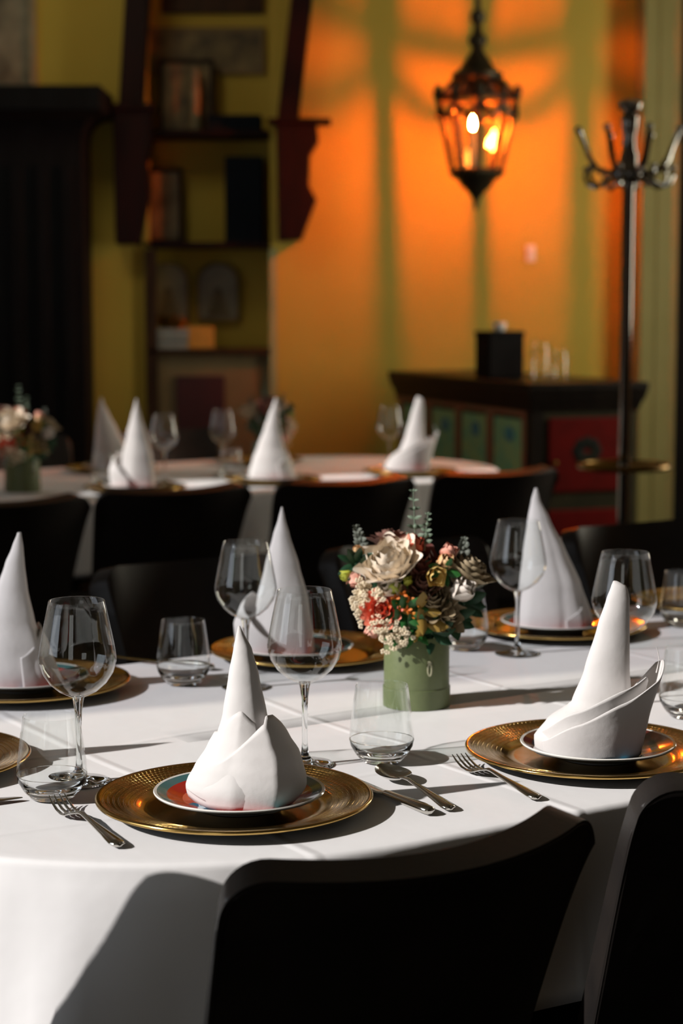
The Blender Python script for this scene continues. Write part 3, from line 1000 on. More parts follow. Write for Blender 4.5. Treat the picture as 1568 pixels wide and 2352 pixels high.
def make_tumbler():
    r = empty('water_tumbler')
    out = [(0.0, 0.0), (0.022, 0.0), (0.0265, 0.0015), (0.0350, 0.0110), (0.0415, 0.0235), (0.0430, 0.0310), (0.0420, 0.0450), (0.0385, 0.0720), (0.0350, 0.0985), (0.0345, 0.1015), (0.0338, 0.1030), (0.0330, 0.1020)]
    inn = [(0.0332, 0.0985), (0.0367, 0.0720), (0.0401, 0.0450), (0.0410, 0.0320), (0.0395, 0.0250), (0.0330, 0.0150), (0.0200, 0.0115), (0.0, 0.0110)]
    # thin wall above, thick refracting base below
    zc = 0.030
    wall = [(0.0429, 0.0305), (0.0420, 0.0450), (0.0385, 0.0720), (0.0350, 0.0985), (0.0345, 0.1015), (0.0338, 0.1030), (0.0330, 0.1020),
            (0.0334, 0.0985), (0.0369, 0.0720), (0.0404, 0.0450), (0.0413, 0.0305)]
    base = [(0.0, 0.0), (0.022, 0.0), (0.0265, 0.0015), (0.0350, 0.0110), (0.0412, 0.0220), (0.0429, 0.0300), (0.0413, 0.0300), (0.0396, 0.0235), (0.0330, 0.0150), (0.0200, 0.0115), (0.0, 0.0110)]
    MB().lathe(wall + [wall[0]], 64).build('wall', M['glass'], parent=r, angle=80)
    MB().lathe(base, 56).build('thick_base', M['glass_solid'], parent=r, angle=60)
    return r


wine0 = make_wine()
WG = [((-0.048, 2.402), 'wine glass standing right of the foreground napkin'), ((-0.331, 2.314), 'wine glass at left behind the front tumbler'),
      ((-0.150, 2.901), 'wine glass at the back left of the middle napkin'), ((0.303, 3.186), 'wine glass just right of the flower box'),
      ((0.424, 2.775), 'wine glass behind the napkin with the flaring cuff')]
for i, (xy, lab) in enumerate(WG):
    o = wine0 if i == 0 else copy_tree(wine0)
    o.location = (*xy, TZ)
    o.rotation_euler = (0, 0, i * 1.1)
    tag(o, lab, 'wine glass', 'wine glasses on the front table')
tum0 = make_tumbler()
TG = [((0.053, 2.421), 'tumbler behind the spoon in front of the flower box'), ((-0.353, 2.235), 'tumbler at left in front of the left wine glass'),
      ((-0.251, 2.929), 'tumbler on the far side left of the tall back wine glass'), ((0.214, 3.231), 'tumbler half hidden behind the flower box'),
      ((0.507, 2.690), 'tumbler at the right edge beside the flaring napkin cuff'), ((0.640, 3.470), 'tumbler at the right edge at the far end of the table')]
for i, (xy, lab) in enumerate(TG):
    o = tum0 if i == 0 else copy_tree(tum0)
    o.location = (*xy, TZ)
    o.rotation_euler = (0, 0, i * 0.8)
    tag(o, lab, 'tumbler', 'water tumblers on the front table')


# ------------------------------------------------------------------ cutlery (x runs from the handle end to the tip)
def bar(mb, secs, seg=12):
    """secs: (x, z, half width, half thickness, y)"""
    rows = []
    for x, z, hw, ht, y in secs:
        rows.append([(x, y + hw * cos(2 * pi * k / seg), z + ht * sin(2 * pi * k / seg)) for k in range(seg)])
    n0 = len(mb.v)
    mb.grid(rows, closed=True)
    mb.f.append(tuple(n0 + k for k in range(seg)))
    mb.f.append(tuple(n0 + (len(rows) - 1) * seg + k for k in reversed(range(seg))))


def fork_mesh():
    mb = MB()
    bar(mb, [(0.0, 0.0048, 0.003, 0.0022, 0), (0.003, 0.0048, 0.0078, 0.0032, 0), (0.012, 0.0052, 0.0092, 0.0036, 0), (0.04, 0.0072, 0.0070, 0.0030, 0), (0.08, 0.0100, 0.0040, 0.0024, 0),
             (0.112, 0.0128, 0.0028, 0.0022, 0), (0.120, 0.0128, 0.0034, 0.0020, 0), (0.128, 0.0108, 0.0085, 0.0016, 0), (0.137, 0.0072, 0.0118, 0.0014, 0), (0.146, 0.0050, 0.0125, 0.0013, 0)])
    for q in (-1.5, -0.5, 0.5, 1.5):
        y = q * 0.0069
        bar(mb, [(0.143, 0.0055, 0.0026, 0.0013, y), (0.155, 0.0042, 0.0022, 0.0013, y), (0.170, 0.0058, 0.0020, 0.0012, y * 0.98), (0.185, 0.0105, 0.0016, 0.0010, y * 0.96), (0.196, 0.0160, 0.0007, 0.0006, y * 0.94)], 8)
    return mb


def spoon_mesh():
    mb = MB()
    bar(mb, [(0.0, 0.0048, 0.003, 0.0022, 0), (0.003, 0.0048, 0.0078, 0.0032, 0), (0.012, 0.0052, 0.0092, 0.0036, 0), (0.04, 0.0072, 0.0070, 0.0030, 0), (0.08, 0.0100, 0.0040, 0.0024, 0),
             (0.115, 0.0125, 0.0028, 0.0022, 0), (0.128, 0.0118, 0.0034, 0.0018, 0), (0.137, 0.0098, 0.0068, 0.0012, 0)])
    rows = []
    NI, NJ = 20, 14
    for top in (1, 0):
        for i in range(NI + 1):
            s = i / NI
            x = 0.131 + 0.067 * s
            hw = 0.0218 * (sin(pi * min(1, s ** 0.8 * 0.985 + 0.012))) ** 0.62
            row = []
            for j in range(NJ + 1):
                t = -1 + 2 * j / NJ
                dip = 0.0095 * (1 - t * t) * sin(pi * s) ** 0.7
                z = 0.0112 + 0.003 * s - dip + (0 if top else -0.0011)
                row.append((x, hw * t, z))
            rows.append(row)
        mb.grid(rows)
        rows = []
    return mb


fork0 = fork_mesh().build('fork', M['steel'], angle=60)
F = [((-0.245, 2.018), (-0.338, 2.185), 'fork left of the foreground charger'), ((0.238, 2.218), (0.152, 2.397), 'fork between the two near place settings')]
for i, (a, b, lab) in enumerate(F):
    o = fork0 if i == 0 else copy_tree(fork0)
    o.location = (*a, TZ)
    o.rotation_euler = (0, 0, math.atan2(b[1] - a[1], b[0] - a[0]))
    tag(o, lab, 'fork', 'forks on the front table')
sp = spoon_mesh().build('spoon', M['steel'], angle=60)
sp.location = (0.130, 2.170, TZ)
sp.rotation_euler = (0, 0, math.atan2(2.365 - 2.170, 0.044 - 0.130))
tag(sp, 'soup spoon beside the knife in front of the tumbler', 'spoon')


def make_knife():
    r = empty('knife')
    hb = MB()
    bar(hb, [(0.0, 0.0060, 0.003, 0.0026, 0), (0.004, 0.0060, 0.0082, 0.0050, 0), (0.02, 0.0062, 0.0092, 0.0056, 0), (0.06, 0.0056, 0.0078, 0.0048, 0), (0.095, 0.0052, 0.0066, 0.0042, 0), (0.102, 0.005, 0.0062, 0.0036, 0)])
    hb.build('handle', M['steel'], parent=r, angle=60)
    bb = MB()
    bar(bb, [(0.100, 0.005, 0.0062, 0.0026, 0), (0.112, 0.0046, 0.0090, 0.0012, 0.001), (0.16, 0.0042, 0.0100, 0.0010, 0.001), (0.20, 0.0040, 0.0086, 0.0009, 0.0), (0.219, 0.004, 0.0050, 0.0008, -0.003), (0.226, 0.004, 0.0015, 0.0006, -0.005)])
    bb.build('blade', M['steel'], parent=r, angle=60)
    return r


kn = make_knife()
KN = [((0.106, 2.152), (0.001, 2.33), 'table knife right of the foreground charger'), ((-0.60, 2.10), (-0.39, 2.223), 'knife tip entering at the left edge before the tumbler'),
      ((-0.12, 3.28), (-0.335, 3.11), 'knife lying on the far side behind the tumbler')]
for i, (a, b, lab) in enumerate(KN):
    o = kn if i == 0 else copy_tree(kn)
    o.location = (*a, TZ) if i != 1 else (-0.585, 2.112, TZ)
    o.rotation_euler = (0, 0, math.atan2(b[1] - a[1], b[0] - a[0]))
    if i == 2:
        o.location = (-0.21, 3.035, TZ)
        o.rotation_euler = (0, 0, radians(149))
    tag(o, lab, 'knife', 'knives on the front table')


# ------------------------------------------------------------------ flower box
def petal(mb, base, axis, side, length, width, curl, cup, n=6):
    """a cupped petal sheet growing from base along axis, opening away from side"""
    axis = Vector(axis).normalized()
    side = Vector(side)
    side = (side - axis * side.dot(axis)).normalized()
    tang = axis.cross(side)
    rows = []
    for i in range(n + 1):
        s = i / n
        wv = width * (sin(pi * (0.12 + 0.80 * s)) ** 0.7)
        row = []
        for j in range(n + 1):
            t = -1 + 2 * j / n
            p = Vector(base) + axis * (length * (s - 0.10 * t * t * s)) + side * (curl * length * s ** 2.2 + 0.30 * length * s * (1 - s) - cup * width * t * t) + tang * (wv * t)
            row.append(p)
        rows.append(row)
    mb.grid(rows)


def rose(mb, c, axis, r, rnd, layers=((3, 0.28, 0.05), (4, 0.5, 0.1), (5, 0.78, 0.32), (5, 1.0, 0.62))):
    axis = Vector(axis).normalized()
    ref = axis.cross(Vector((0.3, 0.5, 0.81))).normalized()
    oth = axis.cross(ref)
    for cnt, rad, curl in layers:
        a0 = rnd.uniform(0, 6.28)
        for k in range(cnt):
            a = a0 + 2 * pi * k / cnt + rnd.uniform(-0.15, 0.15)
            sd = ref * cos(a) + oth * sin(a)
            b = Vector(c) - axis * r * 0.75 + sd * (r * rad * 0.45)
            petal(mb, b, axis + sd * (0.25 * rad), sd, r * (1.55 - 0.25 * rad), r * (0.42 + 0.38 * rad), curl, 0.32)


def leaf(mb, a, b, width, bend=0.12, n=6):
    a, b = Vector(a), Vector(b)
    ax = b - a
    ln = ax.length
    sd = ax.cross(Vector((0.35, -1, 0.4))).normalized()
    up = sd.cross(ax).normalized()
    rows = []
    for i in range(n + 1):
        s = i / n
        wv = width * (sin(pi * (0.06 + 0.92 * s)) ** 0.9)
        rows.append([a + ax * s + sd * (wv * t) + up * (bend * ln * (s - s * s) * 2 - abs(t) * wv * 0.3) for t in (-1, -0.5, 0, 0.5, 1)])
    mb.grid(rows)


def make_arrangement():
    rnd = random.Random(11)
    r = empty('flower_arrangement')
    H0 = 0.1075
    R0 = 0.0490
    box = MB().lathe([(0, 0.0), (R0, 0.0), (R0 + .0004, 0.001), (R0, H0 - 0.001), (R0 - 0.0005, H0), (R0 - 0.002, H0), (R0 - 0.0025, 0.090), (0, 0.086)], 72)
    bo = box.build('hat_box', M['green_box'], parent=r, angle=50)
    MB().lathe([(R0 + 0.0005, 0.001), (R0 + 0.0016, 0.0), (R0 + 0.0018, 0.029), (R0 + 0.0006, 0.030)], 72).build('bottom_band', M['green_box'], parent=bo, angle=50)
    kb = MB()
    kx, ky = 0.0175, -0.0463
    kb.tube([(kx + 0.004 * sin(a) * 0.7, ky - 0.0025, 0.062 + 0.009 * cos(a)) for a in [2 * pi * i / 16 for i in range(16)]], 0.0014, 8, closed=True)
    kb.ball((kx, ky - 0.001, 0.072), 0.0032)
    kb.build('cord_loop', M['string'], parent=bo)
    # px-like coordinates in centimetres: x right, z above the table, y depth (negative = nearer)
    def c(x, z, y=0.0):
        return (x, y, z)
    def flower(name, mat, pos, axis, rad, layers=None):
        mb = MB()
        if layers:
            rose(mb, pos, axis, rad, rnd, layers)
        else:
            rose(mb, pos, axis, rad, rnd)
        o = mb.build(name, M[mat], parent=r, angle=75)
        sm = MB()
        p = Vector(pos)
        sm.tube([(p.x * 0.25, p.y * 0.25, 0.090), (p.x * 0.6, p.y * 0.6, (p.z + 0.09) / 2), tuple(p - Vector(axis).normalized() * rad * 0.6)], 0.0016, 6)
        sm.build('stem', M['stem'], parent=o)
        return o
    bud = ((3, 0.3, 0.0), (3, 0.55, 0.05), (3, 0.7, 0.12))
    full = ((3, 0.25, 0.0), (5, 0.45, 0.05), (6, 0.66, 0.12), (7, 0.86, 0.30), (7, 1.0, 0.55))
    ruff = ((7, 0.3, 0.1), (9, 0.6, 0.3), (10, 0.85, 0.55), (11, 1.0, 0.8))
    flower('rose', 'cream', (-0.041, -0.030, 0.219), (-0.30, -0.55, 0.78), 0.038, full)
    flower('rose', 'cream', (-0.040, -0.040, 0.186), (-0.6, -0.75, 0.30), 0.026, bud)
    flower('scabiosa', 'brown_petal', (-0.042, 0.030, 0.247), (-0.1, 0.1, 1), 0.022, ruff)
    flower('rose', 'coral', (-0.006, -0.004, 0.243), (0.45, -0.35, 0.75), 0.022, bud)
    flower('rose', 'wine_petal', (0.004, -0.010, 0.212), (0.1, -0.5, 0.8), 0.030)
    flower('rose', 'shaded_cream_petal', (0.020, -0.030, 0.165), (0.1, -0.8, 0.5), 0.030, full)
    flower('rose', 'brown_petal', (0.008, -0.034, 0.190), (0.0, -0.8, 0.6), 0.022)
    flower('rose', 'shaded_cream_petal', (0.075, 0.000, 0.203), (0.5, -0.2, 0.8), 0.032, full)
    flower('rose', 'white_petal', (0.066, -0.032, 0.180), (0.45, -0.55, 0.55), 0.027, bud)
    flower('lisianthus', 'pink', (0.047, -0.012, 0.232), (0.35, -0.3, 0.8), 0.018, bud)
    flower('lisianthus', 'peach', (0.040, -0.028, 0.220), (0.5, -0.6, 0.5), 0.018, bud)
    flower('freesia', 'yellow', (0.026, -0.048, 0.203), (0.15, -0.8, -0.2), 0.017, ((3, 0.6, 0.1), (4, 0.85, 0.3)))
    flower('carnation', 'coral', (-0.054, -0.048, 0.152), (-0.2, -0.9, 0.3), 0.019, ruff)
    flower('lisianthus', 'pink', (-0.092, -0.015, 0.192), (-0.3, -0.4, -0.8), 0.017, bud)
    flower('lisianthus', 'pink', (-0.066, -0.020, 0.118), (-0.3, -0.4, -0.8), 0.017, bud)
    flower('lisianthus', 'peach', (-0.088, -0.005, 0.233), (-0.4, -0.2, 0.8), 0.013, bud)
    flower('freesia_bud', 'lime', (-0.106, -0.012, 0.199), (-0.85, -0.3, -0.35), 0.014, bud)
    flower('freesia_bud', 'lime', (-0.036, -0.050, 0.186), (0.15, -0.4, 0.9), 0.013, bud)
    flower('freesia_bud', 'lime', (-0.016, -0.046, 0.195), (0.1, -0.4, 0.9), 0.010, bud)
    flower('rose', 'shaded_cream_petal', (0.045, -0.030, 0.140), (0.5, -0.7, 0.3), 0.022)
    # white statice clusters
    for k, (x, y, z, n, sp_) in enumerate(((-0.078, -0.030, 0.176, 26, 0.015), (-0.086, -0.030, 0.160, 24, 0.014), (-0.072, -0.036, 0.143, 26, 0.016), (-0.052, -0.048, 0.128, 24, 0.014),
                                           (-0.037, -0.052, 0.115, 30, 0.016), (-0.024, -0.054, 0.112, 18, 0.012), (-0.056, -0.044, 0.172, 14, 0.011))):
        mb = MB()
        for _ in range(int(n * 1.9)):
            q = Vector((rnd.gauss(0, 1), rnd.gauss(0, 0.7) - 0.3, rnd.gauss(0, 1))) * sp_ * 0.60
            p = Vector((x, y, z)) + q
            for m_ in range(5):
                a = 2 * pi * m_ / 5 + rnd.random()
                mb.ball((p.x + 0.0024 * cos(a), p.y - 0.001, p.z + 0.0024 * sin(a)), 0.0019, 6)
        mb.build('statice_cluster', M['floret'], parent=r)
    mb = MB()
    for x, y, z in ((-0.034, -0.052, 0.170), (-0.022, -0.054, 0.176), (-0.012, -0.056, 0.168), (-0.030, -0.056, 0.158), (-0.016, -0.058, 0.154), (0.000, -0.056, 0.164), (-0.010, -0.058, 0.146), (-0.040, -0.05, 0.160)):
        for m_ in range(4):
            a = 2 * pi * m_ / 4 + x * 90
            leaf(mb, (x, y, z), (x + 0.007 * cos(a), y - 0.004, z + 0.007 * sin(a)), 0.0024)
    mb.build('orange_florets', M['orange'], parent=r)
    # foliage
    for nm, mt, lst in (('leaf_spray', 'leaf', ((-0.022, -0.050, 0.128, 0.038, 7), (-0.018, -0.052, 0.150, 0.034, 7), (-0.006, -0.048, 0.122, 0.034, 6), (0.040, -0.036, 0.208, 0.028, 5))),
                        ('leaf_spray', 'leaf_dark', ((-0.090, -0.010, 0.215, 0.034, 9), (-0.078, -0.006, 0.20, 0.036, 7), (0.02, -0.036, 0.116, 0.038, 8), (0.05, -0.016, 0.134, 0.04, 9), (0.070, 0.0, 0.155, 0.04, 9), (-0.01, 0.0, 0.18, 0.06, 12))),
                        ('leaf_spray', 'ochre_leaf', ((0.004, -0.052, 0.150, 0.040, 4), (0.010, -0.05, 0.130, 0.035, 3)))):
        for x, y, z, ln, n in lst:
            mb = MB()
            mb.ball((x, y, z), 0.004, 6)
            for k in range(n):
                a = 2 * pi * k / n + rnd.uniform(-0.3, 0.3)
                el = rnd.uniform(-0.6, 0.7)
                q = Vector((cos(a) * cos(el) * ln, -abs(sin(a)) * cos(el) * ln * 0.5, sin(a) * ln * 0.8))
                leaf(mb, (x + q.x * .1, y, z + q.z * .1), (x + q.x, y + q.y, z + q.z), ln * rnd.uniform(0.17, 0.27))
            mb.build(nm, M[mt], parent=r, angle=75)

    def sprig(mat, pts, pairs, ln, wd):
        mb = MB()
        path = [Vector(p) for p in pts]
        mb.tube(path, [0.0014, 0.0011, 0.0007], 6)
        for k in range(pairs):
            s = 0.45 + 0.55 * k / max(1, pairs - 1)
            i = 0 if s < 0.5 else 1
            f = (s - 0.5 * i) * 2
            p = path[i].lerp(path[i + 1], f)
            g = 1.15 - 0.65 * (s - 0.45) / 0.55
            for sgn in (-1, 1):
                a = rnd.uniform(-0.5, 0.5)
                leaf(mb, p, p + Vector((sgn * ln * g * cos(a), ln * 0.5 * sin(a * 3) - 0.003, ln * g * (0.25 + 0.25 * rnd.random()))), wd * g, 0.25)
            if k % 2 or k == pairs - 1:
                mb.ball(p + Vector((0.001, -0.002, 0.002)), 0.0042 * g, 8)
        mb.build('herb_sprig', M[mat], parent=r, angle=75)
    sprig('leaf_grey', [(0.000, 0.0, 0.19), (-0.003, 0.004, 0.26), (-0.006, 0.006, 0.322)], 6, 0.013, 0.0030)
    sprig('leaf_grey', [(0.008, -0.004, 0.20), (0.012, 0.0, 0.25), (0.016, 0.0, 0.288)], 6, 0.010, 0.0028)
    sprig('sage', [(-0.074, 0.01, 0.19), (-0.082, 0.012, 0.235), (-0.091, 0.012, 0.268)], 8, 0.012, 0.0042)
    sprig('sage', [(0.062, 0.01, 0.19), (0.068, 0.01, 0.225), (0.071, 0.01, 0.25)], 8, 0.011, 0.0044)
    sprig('sage', [(0.07, 0.0, 0.17), (0.088, -0.004, 0.180), (0.100, -0.006, 0.184)], 6, 0.012, 0.004)
    return r


fl = make_arrangement()
fl.location = (0.113, 2.775, TZ)
tag(fl, 'sage green round hat box filled with cream, coral and pink flowers', 'flower arrangement')

# ------------------------------------------------------------------ settings on the back table
BT = [((-0.668, 6.03), 'first lit napkin from the left on the back table', 0.6), ((-0.232, 6.31), 'lit napkin on the back table in front of the back flowers', 0.2),
      ((0.243, 6.63), 'lit napkin at the right end of the back table', -0.2)]
for i, (xy, lab, rz) in enumerate(BT):
    o = copy_tree(charger0); o.location = (*xy, TZ); o.rotation_euler = (0, 0, i)
    tag(o, 'gold charger under the ' + lab, 'charger', 'gold chargers on the back table')
    p = copy_tree(plate_r); p.location = (*xy, TZ + 0.0028); p.rotation_euler = (0, 0, i * 2)
    tag(p, 'red plate under the ' + lab, 'plate', 'painted plates on the back table')
    nn = copy_tree((ne, nc_, nb)[i])
    nn.scale = (1.1, 1.1, 1.16)
    place_napkin(nn, xy, PZ, (0.0, 0.0, 0.0)[i], lab, 'folded napkins on the back table')
fx = copy_tree(charger0); fx.location = (*UN(2.98, 6.12), TZ); tag(fx, 'gold charger on the far side of the back table by the left napkins', 'charger', 'gold chargers on the back table')
fp = copy_tree(plate_r); fp.location = (*UN(2.98, 6.12), TZ + 0.0028); tag(fp, 'red plate on the far side of the back table by the left napkins', 'plate', 'painted plates on the back table')
fn = copy_tree(nf)
place_napkin(fn, UN(2.98, 6.12), PZ, 0.3, 'crumpled napkin on the far side of the back table, second from left', 'folded napkins on the back table')
f2 = copy_tree(charger0); f2.location = (*UN(3.6, 6.12), TZ); tag(f2, 'gold charger on the far side near the flowers of the back table', 'charger', 'gold chargers on the back table')
for xy, lab in (((-0.60, 6.32), 'wine glass behind the first lit napkin on the back table'), ((-0.42, 6.62), 'wine glass by the flowers on the back table'), ((0.177, 6.85), 'wine glass left of the last lit napkin before the cabinet')):
    o = copy_tree(wine0); o.location = (*xy, TZ); tag(o, lab, 'wine glass', 'wine glasses on the back table')
for xy, lab in (((-0.80, 6.28), 'tumbler left of the first lit napkin on the back table'), ((-0.385, 6.50), 'tumbler between the lit napkins on the back table')):
    o = copy_tree(tum0); o.location = (*xy, TZ); tag(o, lab, 'tumbler', 'tumblers on the back table')
a2 = copy_tree(fl); a2.location = (-1.03, 6.02, TZ); a2.rotation_euler = (0, 0, 0.5); a2.scale = (1.15, 1.15, 1.05)
tag(a2, 'blurred green box of flowers at the left edge of the back table', 'flower arrangement', 'flower boxes on the back table')
a3 = copy_tree(fl); a3.location = (-0.27, 6.72, TZ); a3.rotation_euler = (0, 0, 2.4); a3.scale = (1.05, 1.05, 1.05)
tag(a3, 'blurred box of flowers behind the middle lit napkin of the back table', 'flower arrangement', 'flower boxes on the back table')


# ------------------------------------------------------------------ lantern
LX, LY = 0.608, 8.55
LS = LY / 8.85
lt = empty('hanging_lantern', (LX, LY, 1.35 * (1 - LS)))
lt.scale = (LS, LS, LS)
CT = (CZ - 1.35 * (1 - LS)) / LS
tag(lt, 'lit bronze hanging lantern with candle bulbs in front of the ochre wall', 'lantern')
RT, RB, ZT_, ZB_ = 0.188, 0.118, 2.30, 1.965
NB = 10
ANG = [radians(18 + 36 * k) for k in range(NB)]


def ringpts(R, z, off=0.0):
    return [(R * cos(a), R * sin(a), z) for a in ANG]


for k in range(NB):
    p0, p1 = ringpts(RT, ZT_)[k], ringpts(RB, ZB_)[k]
    MB().tube([p0, p1], [0.0115, 0.010], 6).build('bar', M['iron'], parent=lt, angle=30)
    MB().ball((p0[0] * 1.03, p0[1] * 1.03, ZT_ + 0.030), 0.018, 10, (1, 1, 1.6)).build('finial', M['iron'], parent=lt)
    q0 = ringpts(RT, ZT_)[(k + 1) % NB]
    sw = []
    for i in range(9):
        s = i / 8
        sw.append((p0[0] + (q0[0] - p0[0]) * s, p0[1] + (q0[1] - p0[1]) * s, ZT_ - 0.015 - 0.070 * (1 - (2 * s - 1) ** 2)))
    MB().tube(sw, [0.006 + 0.010 * (1 - (2 * i / 8 - 1) ** 2) for i in range(9)], 6).build('swag', M['iron'], parent=lt)
    q1 = ringpts(RB, ZB_)[(k + 1) % NB]
    g = MB()
    sc_ = 0.985
    g.add([tuple(v * (sc_ if i < 2 else 1) for i, v in enumerate(p)) for p in (p0, q0, q1, p1)] + [tuple(v * (0.965 if i < 2 else 1) for i, v in enumerate(p)) for p in (p0, q0, q1, p1)],
          [(0, 1, 2, 3), (7, 6, 5, 4), (0, 4, 5, 1), (1, 5, 6, 2), (2, 6, 7, 3), (3, 7, 4, 0)])
    g.build('glass_pane', M['glass'], parent=lt, smooth=False)
for nm, R_, z_, rr in (('top_ring', RT, ZT_, 0.017), ('bottom_ring', RB, ZB_, 0.016)):
    MB().tube(ringpts(R_, z_), rr, 8, closed=True).build(nm, M['iron'], parent=lt, angle=30)
rf = MB()
rf.lathe([(0.100, 2.375), (0.118, 2.395), (0.120, 2.412), (0.085, 2.435), (0.055, 2.480), (0.030, 2.515), (0.026, 2.535), (0.042, 2.552), (0.045, 2.575), (0.022, 2.600), (0.016, 2.635), (0.034, 2.655), (0.034, 2.690), (0.014, 2.705), (0.012, 2.76),
          (0.036, 2.775), (0.034, 2.795), (0.010, 2.815), (0.0, 2.82)], 24)
rf.lathe([(0.096, 2.318), (0.100, 2.322), (0.088, 2.385), (0.084, 2.385), (0.096, 2.318)], 24)
rf.build('crown', M['iron'], parent=lt, angle=50)
for k in range(NB):
    p0 = ringpts(RT, ZT_)[k]
    MB().tube([p0, (p0[0] * 0.80, p0[1] * 0.80, 2.335), (p0[0] * 0.56, p0[1] * 0.56, 2.39)], [0.014, 0.016, 0.012], 6).build('arm', M['iron'], parent=lt)
MB().lathe([(0, 1.955), (RB + 0.004, 1.96), (RB, 1.945), (0.085, 1.925), (0.075, 1.905), (0.055, 1.885), (0.035, 1.868), (0.030, 1.855), (0.018, 1.845), (0.012, 1.82), (0.006, 1.795), (0, 1.785)], 24).build('bottom_cup', M['iron'], parent=lt, angle=50)
ch = MB()
z = 2.83
k = 0
while z < CT - 0.02:
    ch.tube([((0.012 * cos(a) if k % 2 == 0 else 0), (0.012 * cos(a) if k % 2 else 0), z + 0.024 * sin(a)) for a in [2 * pi * i / 12 for i in range(12)]], 0.003, 6, closed=True)
    z += 0.038
    k += 1
ch.build('chain', M['iron'], parent=lt)
MB().lathe([(0, CT - 0.03), (0.05, CT - 0.03), (0.06, CT - 0.001), (0, CT - 0.001)], 24).build('ceiling_cup', M['iron'], parent=lt)
for bx, by, bz, bs, bm_ in ((-0.020, -0.01, 2.185, 0.62, 'bulb'), (0.080, 0.0, 2.105, 1.0, 'bulb_dim')):
    MB().tube([(bx, by, 1.957), (bx, by, bz - 0.042 * bs)], 0.0125, 12).build('candle_sleeve', M['candle'], parent=lt)
    MB().lathe([(r_ * bs, z_ * bs) for r_, z_ in ((0, -0.045), (0.010, -0.042), (0.017, -0.018), (0.0185, 0.0), (0.015, 0.022), (0.008, 0.044), (0.002, 0.056), (0, 0.058))], 16, c=(bx, by, bz)).build('bulb', M[bm_], parent=lt)

# ------------------------------------------------------------------ coat stand
cs = empty('coat_stand', (0.968, 6.4, 0))
tag(cs, 'tall nickel coat stand with curved hooks beside the painted cabinet', 'coat stand')
MB().lathe([(0, 0.0), (0.19, 0.0), (0.195, 0.012), (0.17, 0.025), (0.05, 0.05), (0.021, 0.07), (0.0195, 0.10), (0.0195, 1.74), (0.022, 1.745), (0.022, 1.76), (0, 1.76)], 32).build('post', M['chrome'], parent=cs, angle=50)
MB().lathe([(0, 1.755), (0.030, 1.758), (0.046, 1.775), (0.046, 1.800), (0.030, 1.815), (0.030, 1.850), (0.022, 1.87), (0.020, 1.91), (0.027, 1.945), (0.030, 1.975), (0.020, 1.99), (0.038, 2.005), (0.041, 2.02), (0.030, 2.032), (0, 2.036)], 32).build('finial', M['chrome'], parent=cs, angle=50)
for k in range(8):
    a = 2 * pi * k / 8 + 0.22
    dx, dy = cos(a), sin(a)
    pts = [(0.03, 1.80), (0.075, 1.79), (0.115, 1.805), (0.142, 1.840), (0.160, 1.885), (0.178, 1.925)]
    hk = MB()
    hk.tube([(x * dx, x * dy, z) for x, z in pts], [0.009, 0.010, 0.009, 0.0085, 0.008, 0.008], 8)
    hk.ball((0.181 * dx, 0.181 * dy, 1.931), 0.0125, 10)
    hk.build('hook', M['chrome'], parent=cs)
    lo = MB()
    lp = [(0.03, 1.785), (0.075, 1.765), (0.115, 1.745), (0.14, 1.755), (0.152, 1.780), (0.148, 1.800)]
    lo.tube([(x * cos(a + 0.2), x * sin(a + 0.2), z) for x, z in lp], [0.009, 0.009, 0.008, 0.0075, 0.007, 0.007], 8)
    lo.ball((0.147 * cos(a + 0.2), 0.147 * sin(a + 0.2), 1.806), 0.0115, 10)
    lo.build('small_hook', M['chrome'], parent=cs)
ub = MB()
ub.tube([(0.15 * cos(2 * pi * i / 32), 0.15 * sin(2 * pi * i / 32), 0.80) for i in range(32)], 0.011, 8, closed=True)
for k in range(3):
    a = 2 * pi * k / 3 + 0.5
    ub.tube([(0.018 * cos(a), 0.018 * sin(a), 0.80), (0.145 * cos(a), 0.145 * sin(a), 0.80)], 0.007, 8)
ub.build('umbrella_ring', M['brass'], parent=cs)

# ------------------------------------------------------------------ painted cabinet
CA = radians(20)
cbn = empty('painted_cabinet', (0.742, 7.40, 0), CA)     # x runs to the right, y back into the corner
tag(cbn, 'folk-painted cabinet with red and green panels under the lantern', 'cabinet')
LXc, LYc, HC = 0.535, 1.53, 1.04
iN = 0.035
MB().box((iN, iN, 0.06), (LXc - iN, LYc - iN, HC - 0.11)).build('body', M['chest_frame'], parent=cbn, smooth=False, mods=(('bevel', 0.006, 2),))
co = MB()
for (o0, z0), (o1, z1) in (((0.030, HC - 0.115), (0.018, HC - 0.075)), ((0.014, HC - 0.075), (0.002, HC - 0.03))):
    vs = []
    for o_, z_ in ((o0, z0), (o1, z1)):
        vs += [(o_, o_, z_), (LXc - o_, o_, z_), (LXc - o_, LYc - o_, z_), (o_, LYc - o_, z_)]
    co.add(vs, [(0, 3, 2, 1), (4, 5, 6, 7), (0, 1, 5, 4), (1, 2, 6, 5), (2, 3, 7, 6), (3, 0, 4, 7)])
co.build('cornice', M['chest_top'], parent=cbn, smooth=False)
MB().box((0, 0, HC - 0.03), (LXc, LYc, HC)).build('top', M['chest_top'], parent=cbn, smooth=False, mods=(('bevel', 0.004, 2),))
MB().box((0.02, 0.02, 0), (LXc - 0.02, LYc - 0.02, 0.07)).build('plinth', M['chest_frame'], parent=cbn, smooth=False)
